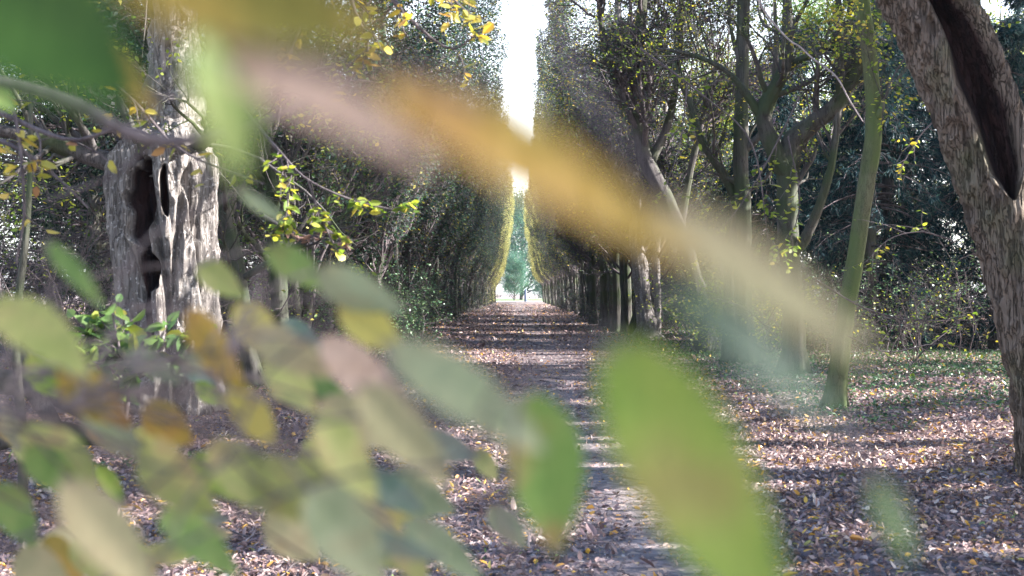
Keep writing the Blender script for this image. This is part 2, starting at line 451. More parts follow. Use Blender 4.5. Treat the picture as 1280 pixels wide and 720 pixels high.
gx = np.concatenate([np.linspace(-900, -40, 14), np.linspace(-38, -14, 20), np.arange(-13.8, 13.9, 0.2), np.linspace(14, 38, 20), np.linspace(40, 900, 14)])
gy = np.concatenate([np.linspace(-300, -10, 10), np.arange(-8, 40, 0.25), np.arange(40, 100, 2.0), np.linspace(100, 1500, 30)])
sheet('ground', gx, gy, height, M['ground'])

rng = np.random.default_rng(5)
py_ = np.concatenate([np.arange(-6, 40, 0.25), np.arange(40, 197, 1.0)])
t_ = np.linspace(0, 1, 24)
z0 = np.zeros_like(py_)
le = -1.75 + 0.22 * noise(np.stack([py_, z0, z0], -1), 0.5, 1)
le = le + AX * py_
re_ = 2.55 + AX * py_ + 0.22 * noise(np.stack([py_, z0, z0], -1), 0.5, 2)
V = np.stack([le[:, None] + (re_ - le)[:, None] * t_, np.repeat(py_[:, None], 24, 1), np.full((len(py_), 24), 0.006)], -1)
V[..., 2] += 0.012 * (fbm(V.reshape(-1, 3), 1.3, 8, 2).reshape(V.shape[:2]) + 1) * np.sin(t_ * math.pi)
i = np.arange(V.shape[0] * 24).reshape(V.shape[0], 24)
Q = np.stack([i[:-1, :-1], i[:-1, 1:], i[1:, 1:], i[1:, :-1]], -1)
o = MB().add(V.reshape(-1, 3), Q).build('path', M['path']); o['kind'] = 'structure'
sheet('gravel_path', np.linspace(-25, 25, 12), np.linspace(203, 214, 6), lambda x, y: 0 * x + 0.02, M['gravel'])
sheet('grass', np.linspace(-70, 70, 12), np.linspace(214.2, 300, 12), lambda x, y: 0 * x + 0.015, M['grass'])

# ------------------------------------------------------------------ fallen leaves: stuff
def litter(name, mat, zones, L0, L1, seed, lift=0.02, keep=None, tilt=0.35):
    r = np.random.default_rng(seed)
    mb = MB()
    for (ya, yb, dens, mul) in zones:
        wa = 0.47 * yb + 1.2
        n = int(dens * (yb - ya) * 2 * wa)
        x = r.uniform(-wa, wa, n); y = r.uniform(ya, yb, n)
        ok = np.abs(x) < 0.47 * y + 1.0
        x, y = x[ok], y[ok]
        # leaves drift thinner along the walked strip
        w = np.clip(1 - np.abs((x - 0.75 - 0.15 * np.sin(y * 0.3)) / (0.85 + 0.2 * np.sin(y * 0.7))), 0, 1) ** 0.6
        c = fbm(np.stack([x, y, 0 * x], -1), 1.4, 31, 3)
        ok = r.uniform(0, 1, len(x)) < (1 - 0.80 * w) * np.clip(0.85 + 0.7 * c, 0.25, 1)
        x, y = x[ok], y[ok]
        if keep is not None:
            ok = keep(x, y, r); x, y = x[ok], y[ok]
        n = len(x)
        z = np.maximum(height(x, y), 0.012) + r.uniform(0.004, lift, n)
        a = r.normal(0, 1, (n, 3)); a[:, 2] *= tilt; a = unit(a)
        nn = r.normal(0, tilt, (n, 3)) + np.array([0, 0, 1.0]); nn = unit(nn - a * np.sum(a * nn, -1, keepdims=True))
        L = (L0 + (L1 - L0) * r.beta(1.3, 1.6, n)) * mul
        big = r.uniform(0, 1, n) > 0.97
        L = np.where(big, L * 1.5, L)
        mb.add(*leaves(np.stack([x, y, z], -1), L, L * r.uniform(0.35, 0.6, n), a, nn, r, fold=0.4, curl=0.3))
    o = mb.build(name, mat, smooth=False)
    o['kind'] = 'stuff'
    return o
litter('fallen_leaves', M['litter'], [(4.5, 9, 1500, 0.95), (9, 14, 1100, 1), (14, 20, 640, 1.1), (20, 32, 300, 1.3), (32, 55, 100, 1.8), (55, 95, 32, 2.6), (95, 150, 12, 2.8)], 0.022, 0.078, 11)
litter('crumbled_leaves', M['litter'], [(4.5, 9, 2300, 1), (9, 14, 1100, 1.1)], 0.008, 0.024, 15, lift=.015, tilt=.5)

r = np.random.default_rng(17)
n = 700
y = 4.8 + 22 * r.uniform(0, 1, n) ** 1.4; x = r.uniform(-.47, .47, n) * y
st = np.stack([x, y, np.maximum(height(x, y), .012) + .02], -1)
an = r.uniform(0, 6.28, n)
P = wander(st, np.stack([np.cos(an), np.sin(an), 0 * an], -1), r.uniform(.08, .45, n), 6, .16, 0, r)
P[..., 2] = st[:, 2:3] + .25 * np.abs(P[..., 2] - st[:, 2:3])
o = MB().add(*tubes(P, np.full((n, 6), .0028) * r.uniform(.6, 1.8, (n, 1)), 4)).build('fallen_twigs', M['twig']); o['kind'] = 'stuff'

def ivy_keep(x, y, r):
    m = (x > 3.6) & (fbm(np.stack([x, y, 0 * x], -1), 0.6, 77, 2) + 0.35 * (y > 15) - 0.6 * (y < 12) > 0.05)
    m |= (x < -2.6) & (fbm(np.stack([x, y, 0 * x], -1), 0.5, 78, 2) > 0.25) & (y > 8)
    m |= (x > 2.6) & (x < 4.5) & (y > 18) & (r.uniform(0, 1, len(x)) < 0.35)
    return m
litter('ground_ivy', M['ivy'], [(8, 16, 170, 0.9), (16, 30, 160, 1.1), (30, 50, 50, 1.5)], 0.04, 0.075, 12, lift=0.10, keep=ivy_keep, tilt=0.5)

# ------------------------------------------------------------------ hollow fluted trunks
def fluted(path, Kz, Kt, rfun):
    """trunk surface as one grid: rfun(theta, t, z, P) scales the radius"""
    C, R = smooth_path(path, Kz)
    u_ = np.arange(Kt) / Kt * 2 * math.pi - math.pi
    th = -math.pi / 2 + u_ - .6 * np.sin(u_)          # finer towards the path side
    T = unit(np.gradient(C, axis=0))
    n1 = unit(np.array([[1.0, 0, 0]]) - T * T[:, 0:1])
    n2 = np.cross(T, n1)                       # about +Y
    D = np.cos(th)[None, :, None] * n1[:, None] + np.sin(th)[None, :, None] * n2[:, None]
    base = C[:, None] + D * R[:, None, None]
    k = rfun(np.broadcast_to(th[None], base.shape[:2]), np.broadcast_to(C[:, 2:3], base.shape[:2]), base)
    V = C[:, None] + D * (R[:, None] * k)[..., None]
    i = np.arange(Kz * Kt).reshape(Kz, Kt)
    j = np.roll(i, -1, 1)
    Q = np.stack([i[:-1], j[:-1], j[1:], i[1:]], -1).reshape(-1, 4)
    return V.reshape(-1, 3), Q

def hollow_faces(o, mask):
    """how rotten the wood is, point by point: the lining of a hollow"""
    at_ = o.data.attributes.new('rot_shade', 'FLOAT', 'POINT')
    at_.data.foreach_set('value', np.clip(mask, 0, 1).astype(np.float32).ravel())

def adiff(a, b):
    return (a - b + math.pi) % (2 * math.pi) - math.pi

# ------------------------------------------------------------------ generic tree built from given stems
def stem_arrays(stems, K=44):
    P, R = [], []
    for s in stems:
        p, r = smooth_path(s, K)
        P.append(p); R.append(r)
    return np.stack(P), np.stack(R)

def px_stem(pts):
    """waypoints (px, py, distance, width in px) -> x,y,z,r"""
    return [(*at(a, b, d), w * d / F / 2) for a, b, d, w in pts]

def flare(P, R, amt=0.45, h=0.28):
    z = P[..., 2]
    return R * (1 + amt * np.exp(-np.maximum(z, 0) / h))

def build_tree(name, label, stems, bark, leafm, seed, limbs=8, l0=0.35, llen=(1.5, 3.0), br=6, tw=6, per=6, lsize=0.06,
               up=0.12, spread=0.9, rough=0.18, bias=None, extra_leaf=None, clip=None, cat='tree', group=None, cull=True, sides=26, twl=(0.3, 0.8), rr=0.45, twmat=None):
    r = np.random.default_rng(seed)
    P, R = stem_arrays(stems)
    R = flare(P, R * .74)
    base = np.array([P[0, 0, 0], P[0, 0, 1], 0.0])
    t = thing(name, base, label, cat, group)
    V, Q = tubes(P, R, sides, rough, seed)
    V4 = V.reshape(P.shape[0], P.shape[1], sides, 3)
    aa = np.arange(sides) / sides * 2 * math.pi
    k = .34 * np.exp(-np.maximum(P[..., 2], 0) / .22)[..., None] * np.sin(5 * aa + seed)[None, None] + .05 * np.sin(7 * aa + seed * 2)[None, None]
    k += .05 * fbm(V * np.array([1, 1, .3]), 9.0, seed, 2).reshape(V4.shape[:3])
    V4 = P[:, :, None] + (V4 - P[:, :, None]) * (1 + k[..., None])
    MB().add(V4.reshape(-1, 3), Q).build('trunk', bark, t, origin=base)
    P1, R1 = kids(P, R, limbs, l0, 1.0, llen[0], llen[1], rr, spread, 9, 0.16, up, r, 0.3, bias)
    P2, R2 = kids(P1, R1, br, 0.25, 1.0, llen[0] * .45, llen[1] * .45, 0.55, 0.8, 6, 0.2, up * .7, r, 0.3)
    P3, R3 = kids(P2, R2, tw, 0.15, 1.0, twl[0], twl[1], 0.55, 0.7, 5, 0.2, 0.0, r, 0.35)
    if clip is not None:
        P1, P2, P3 = clip(P1), clip(P2), clip(P3)
    if cull:
        k = ~sun_open(P3[:, 2]); P3, R3 = P3[k], R3[k]
    mb = MB().add(*tubes(P1, R1, 7, 0.1, seed)).add(*tubes(P2, R2, 4)).add(*tubes(P3, R3, 3))
    mb.build('branches', twmat or M['bark_dark'], t, origin=base)
    if per:
        C = on_twigs(P3, per, r)
        if cull: C = C[~sun_open(C)]
        a, nn = leaf_dirs(len(C), r)
        L = r.uniform(.7, 1.25, len(C)) * lsize
        mb = MB().add(*leaves(C, L, L * .55, a, nn, r))
        mb.build('crown', leafm, t, smooth=False, origin=base)
    return t

# ------------------------------------------------------------------ alley trees, clipped into two facing walls
def row_meshes(side, seed, low):
    """one clipped tree at the origin of its row (side +1 right, -1 left)"""
    r = np.random.default_rng(seed)
    nst = r.integers(2, 4)
    stems = []
    for k in range(nst):
        ox, oy = r.uniform(-.28, .28, 2) if k else (0, 0)
        lean = r.uniform(-.35, .15) * side * -1
        z = np.array([-0.1, 1.2, 2.8, 5, 8, 12])
        w = r.normal(0, .13, (6, 2)); w[0] = 0
        x = ox + lean * z * .18 * -side + np.cumsum(w[:, 0]); y = oy + np.cumsum(w[:, 1]) * 1.4
        rr = np.array([.15, .125, .11, .09, .06, .02]) * r.uniform(.65, 1.35) * (1 if k == 0 else .7)
        stems.append(np.stack([x, y, z, rr], 1))
    P, R = stem_arrays(stems, 24)
    R = flare(P, R, .6, .4)
    def inner(z, y):
        v = np.interp(z, [0, 2.4, 4, 6, 10, 16, 20], [0.9, 0.3, -1.0, -1.75, -2.15, -2.75, -2.9] if not low else [-.15, -.3, -0.9, -1.6, -2.2, -2.85, -3.0])
        return v
    def clip(Pk):
        q = Pk.copy()
        xx = q[..., 0] * side
        lim = inner(q[..., 2], q[..., 1]) + 0.32 * noise(q, .9, seed) + .15 * noise(q, 2.6, seed + 1)
        q[..., 0] = np.where(xx < lim, lim + (lim - xx) * .12, xx) * side
        q[..., 2] = np.where(q[..., 2] > 16, 16 - (q[..., 2] - 16) * .3, q[..., 2])
        return q
    P1, R1 = kids(P, R, 17, 0.18, 0.95, 2.2, 4.6, .5, .75, 8, .17, .16, r, .3)
    # lean the limbs over the alley and out again
    P1[..., 0] += -side * np.linspace(0, 1, 8)[None] ** 1.3 * r.uniform(-1.6, 1.9, (len(P1), 1))
    P2, R2 = kids(P1, R1, 6, .2, 1, 1.0, 2.2, .55, .8, 6, .2, .1, r, .3)
    P3, R3 = kids(P2, R2, 5, .2, 1, .5, 1.1, .6, .7, 4, .22, .04, r, .4)
    P1, P2, P3 = clip(P1), clip(P2), clip(P3)
    C = on_twigs(P3, 14, r, .12)
    n = 20000 if not low else 12000
    z = r.uniform(2.2 if not low else 0.3, 15.8, n)
    y = r.uniform(-2.6, 2.6, n)
    dpt = r.exponential(.42, n) - .26
    F_ = np.stack([(inner(z, y) + dpt) * side, y, z], 1)
    F_[:, 0] += side * (.38 * noise(F_, .8, seed + 3) + .15 * noise(F_, 2.6, seed + 1))
    k = (fbm(F_, .9, seed + 5, 3) > (0.0 + .25 * (z < 4))) & ((z > 3) | (r.uniform(0, 1, n) < .45))
    C = C[fbm(C, 1.0, seed + 9, 2) > -.22]
    C = np.vstack([C, F_[k]])
    C = C[(C[:, 2] > (2.0 if not low else .1))]
    if not low:
        C = C[(C[:, 2] > 3.3 + .5 * noise(C, .7, seed)) | (r.uniform(0, 1, len(C)) < .06)]
    a, nn = leaf_dirs(len(C), r)
    L = r.uniform(.075, .135, len(C))
    return (P, R, P1, R1, P2, R2, P3, R3, C, a, nn, L, r)

protos = {}
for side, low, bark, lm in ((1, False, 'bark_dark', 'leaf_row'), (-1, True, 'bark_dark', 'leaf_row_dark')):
    protos[side] = []
    for v in range(4):
        P, R, P1, R1, P2, R2, P3, R3, C, a, nn, L, r = row_meshes(side, 100 + v * 7 + side * 31, low)
        t = thing('hornbeam_tree', (0, 0, 0), 'x', 'tree')
        MB().add(*tubes(P, R, 12, .22, v)).build('trunk', M[bark if v % 3 else 'bark_moss'], t)
        MB().add(*tubes(P1, R1, 5)).add(*tubes(P2, R2, 3)).add(*tubes(P3, R3, 3)).build('branches', M['twig'], t)
        c = MB().add(*leaves(C, L, L * .6, a, nn, r, 'four')).build('crown', M[lm], t, smooth=False)
        c.material_slots[0].link = 'OBJECT'; c.material_slots[0].material = M[lm]
        protos[side].append([t, False])

ORD = ['first', 'second', 'third', 'fourth', 'fifth', 'sixth', 'seventh', 'eighth', 'ninth', 'tenth', 'eleventh', 'twelfth', 'thirteenth', 'fourteenth', 'fifteenth', 'sixteenth']
def place_row(side, x, y, k, rng, label, group):
    pr = protos[side][k % 4]
    if not pr[1]:
        t = pr[0]; pr[1] = True
    else:
        t = copy_tree(pr[0])
    t.location = (x + AX * y, y, 0)
    s = rng.uniform(.93, 1.06)
    t.scale = (rng.uniform(.88, 1.1), s if rng.uniform() < .5 else -s, rng.uniform(.93, 1.05))
    if y > 122:
        for c in t.children:
            if c.name.startswith('crown'):
                c.material_slots[0].material = M['leaf_gold_lit'] if (y > 160 or k % 2 == 0) else M['leaf_row']
    elif t is not pr[0]:
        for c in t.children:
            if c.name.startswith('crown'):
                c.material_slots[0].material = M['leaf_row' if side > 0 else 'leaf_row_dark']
    t['label'] = label; t['group'] = group
    return t

rr = np.random.default_rng(3)
y, k = 42.5, 0
while y < 196:
    lab = ('%s clipped hornbeam beyond the pale furrowed tree in the right row' % ORD[k]) if k < 12 else 'far clipped hornbeam in the right row, fused with its neighbours towards the alley end'
    place_row(1, 4.2 + rr.uniform(-.25, .25), y, k, rr, lab, 'clipped hornbeams of the right row')
    y += rr.uniform(3.6, 4.8); k += 1
y, k = 19.2, 0
while y < 196:
    lab = ('%s dark tree behind the hollow trunk in the left row' % ORD[k]) if k < 14 else 'far clipped hornbeam in the left row, fused with its neighbours towards the alley end'
    place_row(-1, -3.95 + rr.uniform(-.25, .25) - (1.0 if k == 0 else .3 if k == 1 else 0), y, k, rr, lab, 'clipped hornbeams of the left row')
    y += rr.uniform(3.5, 4.6); k += 1

# ------------------------------------------------------------------ conifers, yews, far woodland
def conifer_parts(seed, H, Rm, mat, n=150, z0=.25, droop=-.12, nl=.2, nw=.035, blunt=1.0):
    r = np.random.default_rng(seed)
    z = np.array([-.1, H * .3, H * .65, H]); P, R = smooth_path(np.stack([r.normal(0, .05, 4), r.normal(0, .05, 4), z, np.array([.22, .16, .09, .01]) * H / 9], 1), 16)
    zz = r.uniform(z0, H * .97, n) ** 1.0
    a = r.uniform(0, 2 * math.pi, n)
    f = np.interp(zz / H, [0, .15, .5, 1], [.85, 1, .8 * blunt, .08])
    st = np.stack([np.interp(zz, P[:, 2], P[:, 0]), np.interp(zz, P[:, 2], P[:, 1]), zz], 1)
    d = np.stack([np.cos(a), np.sin(a), np.full(n, .1)], 1)
    B = wander(st, unit(d), Rm * f * r.uniform(.7, 1.1, n), 7, .07, droop, r)
    BR = (np.full(n, .025)[:, None]) * np.linspace(1, .25, 7)[None]
    T, TR = kids(B, BR, 10, .2, 1, .35, .85, .5, .9, 5, .12, droop, r, .4)
    C = on_twigs(T, 16, r, .03, .05)
    pi = np.repeat(np.arange(len(T)), 16)
    tg = unit(T[pi, -1] - T[pi, 0])
    a_ = unit(tg + r.normal(0, .5, tg.shape) + np.array([0, 0, -.25]))
    nn = r.normal(0, .5, a_.shape) + np.array([0, 0, 1.0]); nn = unit(nn - a_ * np.sum(a_ * nn, -1, keepdims=True))
    L = r.uniform(.7, 1.3, len(C)) * nl
    t = thing('x', (0, 0, 0), 'x', 'tree')
    MB().add(*tubes(P[None], R[None], 10, .1, 1)).build('trunk', M['bark_dark'], t)
    MB().add(*tubes(B, BR, 4)).add(*tubes(T, TR, 3)).build('branches', M['twig'], t)
    MB().add(*leaves(C, L, np.full(len(C), nw), a_, nn, r, 'four', curl=.1)).build('crown', mat, t, smooth=False)
    return t

def scatter(proto_list, name, spots, group, labels):
    used = [False] * len(proto_list)
    for i, (x, y, s) in enumerate(spots):
        k = i % len(proto_list)
        t = proto_list[k] if not used[k] else copy_tree(proto_list[k])
        used[k] = True
        t.name = name
        t.location = (x, y, 0); t.scale = (s, s, s); t.rotation_euler = (0, 0, i * 1.7)
        t['group'] = group; t['category'] = 'tree'
        t['label'] = labels[i] if i < len(labels) else labels[-1]

con = [conifer_parts(1, 10, 2.6, M['needle']), conifer_parts(2, 9, 2.9, M['needle'])]
scatter(con, 'conifer_tree', [(9.2, 31, 1), (12.8, 31.5, 1), (11.0, 35, 1.15), (7.3, 34, .9), (15.2, 35, 1.1), (9.3, 40, 1.2), (16.5, 31, 1.05), (13.5, 41, 1.25), (19.5, 38, 1.2)],
        'blue green conifers behind the right row',
        ['dark blue-green conifer between the slender green trunk and the leaning hollow tree', 'dark conifer just left of the leaning hollow trunk', 'tall conifer rising behind the two front conifers on the right',
         'conifer left of the slender green trunk, behind the forked tree', 'conifer hidden mostly behind the leaning hollow trunk', 'far dark conifer seen between the forked trunks', 'conifer right of the leaning hollow tree at the photo edge',
         'rear conifer filling the gap above the right-hand ground ivy', 'farthest conifer at the right edge of the wood'])

def broad_parts(seed, H, Rc, mat, n=16000, ls=.11, t0=.12, z0=.12):
    r = np.random.default_rng(seed)
    P, R = smooth_path([(0, 0, -.1, .24), (.1, .1, H * .3, .18), (-.1, .2, H * .6, .1), (0, 0, H * .9, .02)], 16)
    P1, R1 = kids(P[None], R[None], 22 if t0 > .05 else 46, t0, 1, Rc * .7, Rc * 1.15, .5, 1.0, 8, .14, .08, r, .25)
    P2, R2 = kids(P1, R1, 6, .25, 1, Rc * .25, Rc * .5, .5, .8, 5, .2, 0.02, r, .3)
    K = on_twigs(P2, 2, r, .15)
    K = K[K[:, 2] > H * z0]
    ci = r.integers(0, len(K), n)
    C = K[ci] + r.normal(0, 1, (n, 3)) * np.array([.34, .34, .22]) * Rc / 3
    C = C[C[:, 2] > .3]
    a, nn = leaf_dirs(len(C), r)
    L = r.uniform(.7, 1.3, len(C)) * ls
    t = thing('x', (0, 0, 0), 'x', 'tree')
    MB().add(*tubes(P[None], R[None], 10, .15, 1)).build('trunk', M['bark_dark'], t)
    MB().add(*tubes(P1, R1, 5)).add(*tubes(P2, R2, 3)).build('branches', M['twig'], t)
    MB().add(*leaves(C, L, L * .62, a, nn, r, 'four')).build('crown', mat, t, smooth=False)
    return t

yw = [conifer_parts(5, 8, 2.4, M['yew'], n=170, z0=1.2, droop=-.02, nl=.11, nw=.035, blunt=1.2), conifer_parts(6, 9, 2.7, M['yew'], n=170, z0=1.6, droop=0.02, nl=.11, nw=.035, blunt=1.2)]
scatter(yw, 'yew_tree', [(-7.6, 22, 1), (-9.2, 27, 1.05), (-7.4, 31, 1), (-8.6, 37, 1.1), (-8.0, 44, 1.2), (-9.0, 52, 1.3), (-8.5, 62, 1.4), (-9.5, 74, 1.5), (-12.5, 33, 1.2), (-14.0, 42, 1.3), (8.5, 52, 1.3), (10.5, 60, 1.4), (9.0, 72, 1.5), (-9, 92, 1.6), (9.5, 92, 1.6)],
        'dark yews behind the rows', ['dark yew nearest behind the left row, beside the hollow trunk', 'second dark yew behind the left row', 'third dark yew behind the left row', 'fourth dark yew behind the left row',
         'dark yew behind the middle of the left row', 'dark evergreen hidden behind the clipped trees of either row'])

bw = [broad_parts(11, 11, 4.0, M['leaf_bright']), broad_parts(12, 12, 4.4, M['leaf_green'], 18000), broad_parts(13, 10, 3.8, M['leaf_bright'], 14000)]
spots = [(-15.5, 30, 1), (-19, 38, 1.1), (-13, 48, 1.1), (-24, 33, 1), (-17, 58, 1.3), (-27, 46, 1.3), (9.0, 47, .9), (14, 52, 1.1), (20, 47, 1.1), (25, 40, 1.1), (17, 62, 1.4), (26, 58, 1.4), (11, 66, 1.3), (31, 50, 1.3), (21, 74, 1.5), (-22, 70, 1.5), (-34, 60, 1.5), (22.5, 30, 1)]
scatter(bw, 'broadleaf_tree', spots, 'sunlit woodland behind the rows', ['sunlit yellow-green tree behind the thicket on the left', 'green tree farther behind the thicket on the left', 'tree far behind the dark yews of the left row', 'yellow-green tree at the left edge of the wood',
        'tall tree in the far wood on the left', 'tall green tree at the far left edge', 'bright yellow-green tree showing between the right-row trunks', 'green tree behind the forked trunks', 'light green tree behind the conifers', 'bright tree behind the leaning hollow tree', 'distant woodland tree mostly hidden behind nearer trees'])

# trees closing the far end
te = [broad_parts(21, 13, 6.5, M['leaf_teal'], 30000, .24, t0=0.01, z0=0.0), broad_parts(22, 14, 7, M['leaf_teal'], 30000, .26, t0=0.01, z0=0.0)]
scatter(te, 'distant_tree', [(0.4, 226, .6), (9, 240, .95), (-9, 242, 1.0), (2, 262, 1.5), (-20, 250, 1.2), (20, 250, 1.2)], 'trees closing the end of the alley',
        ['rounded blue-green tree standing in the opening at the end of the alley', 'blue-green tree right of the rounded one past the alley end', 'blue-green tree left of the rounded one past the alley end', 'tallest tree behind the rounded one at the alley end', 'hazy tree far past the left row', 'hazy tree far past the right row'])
for i, (px, w) in enumerate(((619, .35), (657, .8))):
    w *= .6; c = at(px, 372, 201)
    mb = MB()
    Pp = np.array([[[c[0], 201, -.1], [c[0], 201, .05], [c[0], 201, 1.5 + .5 * i], [c[0], 201, 1.62 + .5 * i]]]); Rp = np.array([[w * .5, w * .5, w * .42, .02]])
    o = mb.add(*tubes(Pp, Rp, 12)).build('bollard', M['post'], origin=(c[0], 201, 0))
    tag(o, ['thin dark blue post at the left of the alley end', 'thicker dark blue post at the right of the alley end'][i], 'bollard')

# ------------------------------------------------------------------ near right row
rng = np.random.default_rng(40)

# hollow leaning tree, right
def right_hollow():
    path = [(*at(1352, 622, 9.6), .44), (*at(1338, 560, 9.6), .37), (*at(1322, 480, 9.6), .365), (*at(1304, 400, 9.6), .36), (*at(1278, 300, 9.6), .345), (*at(1244, 200, 9.6), .33),
            (*at(1206, 100, 9.6), .335), (*at(1160, 0, 9.6), .34), (*at(1105, -90, 9.6), .36), (*at(1050, -200, 9.6), .33)]
    ztop = at(0, -10, 9.6)[2]
    keepm = []
    def rf(th, z, p):
        twist = th + .35 * z
        k = 1 + .05 * np.sin(5 * twist + 1) + .03 * np.sin(9 * twist + 2 * noise(p, 1.0, 2))
        rid = 1 - np.abs(fbm(p * np.array([1, 1, .22]), 7.0, 41, 3))
        k += .20 * (rid - .8) + .10 * (.8 - np.abs(fbm(p * np.array([1, 1, .15]), 15.0, 44, 3)) * 3)
        k += .07 * fbm(p * np.array([1, 1, .6]), 3.0, 42, 3) + .03 * fbm(p, 12.0, 45, 2)
        k *= 1 + .35 * np.exp(-np.maximum(z, 0) / .28) * (1 + .5 * np.sin(4 * th))
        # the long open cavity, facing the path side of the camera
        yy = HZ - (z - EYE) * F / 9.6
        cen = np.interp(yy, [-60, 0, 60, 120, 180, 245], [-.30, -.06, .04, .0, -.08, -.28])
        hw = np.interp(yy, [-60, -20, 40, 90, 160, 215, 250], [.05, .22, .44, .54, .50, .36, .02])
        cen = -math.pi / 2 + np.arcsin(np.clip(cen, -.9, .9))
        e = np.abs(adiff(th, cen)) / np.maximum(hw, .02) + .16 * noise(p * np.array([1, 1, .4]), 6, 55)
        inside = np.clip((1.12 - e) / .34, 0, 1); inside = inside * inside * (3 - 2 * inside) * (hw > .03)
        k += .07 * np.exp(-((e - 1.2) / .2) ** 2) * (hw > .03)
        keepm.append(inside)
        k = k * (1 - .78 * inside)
        return k
    t = thing('hollow_tree', (path[0][0], 9.6, 0), 'thick leaning tree with a long dark open cavity at the right edge', 'tree')
    base = np.array([path[0][0], 9.6, 0.])
    path = [(x, y, z, r * .94) for x, y, z, r in path]
    V, Q = fluted(path, 640, 400, rf)
    o = MB().add(V, Q).build('trunk', M['bark_hollow'], t, origin=base)
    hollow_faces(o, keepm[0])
    # limbs above, out of which the crown grows
    st = [px_stem([(1050, -190, 9.6, 60), (1000, -300, 9.4, 45), (930, -430, 9.3, 26), (880, -600, 9.2, 8)]),
          px_stem([(1060, -170, 9.6, 50), (1110, -300, 9.8, 36), (1150, -450, 10, 22), (1160, -640, 10, 8)])]
    P, R = stem_arrays(st)
    r = np.random.default_rng(9)
    P1, R1 = kids(P, R, 14, .1, 1, 1.4, 3, .45, .9, 8, .15, .1, r)
    P2, R2 = kids(P1, R1, 6, .2, 1, .7, 1.4, .55, .8, 6, .2, .05, r)
    P3, R3 = kids(P2, R2, 5, .2, 1, .3, .8, .55, .7, 4, .2, 0, r)
    k = ~sun_open(P3[:, 2]); P3, R3 = P3[k], R3[k]
    MB().add(*tubes(P, R, 10, .1)).add(*tubes(P1, R1, 6)).add(*tubes(P2, R2, 4)).add(*tubes(P3, R3, 3)).build('branches', M['bark_dark'], t, origin=base)
    C = on_twigs(P3, 9, r); C = C[~sun_open(C)]
    a, nn = leaf_dirs(len(C), r); L = r.uniform(.05, .08, len(C))
    MB().add(*leaves(C, L, L * .55, a, nn, r)).build('crown', M['leaf_bright'], t, smooth=False, origin=base)
right_hollow()

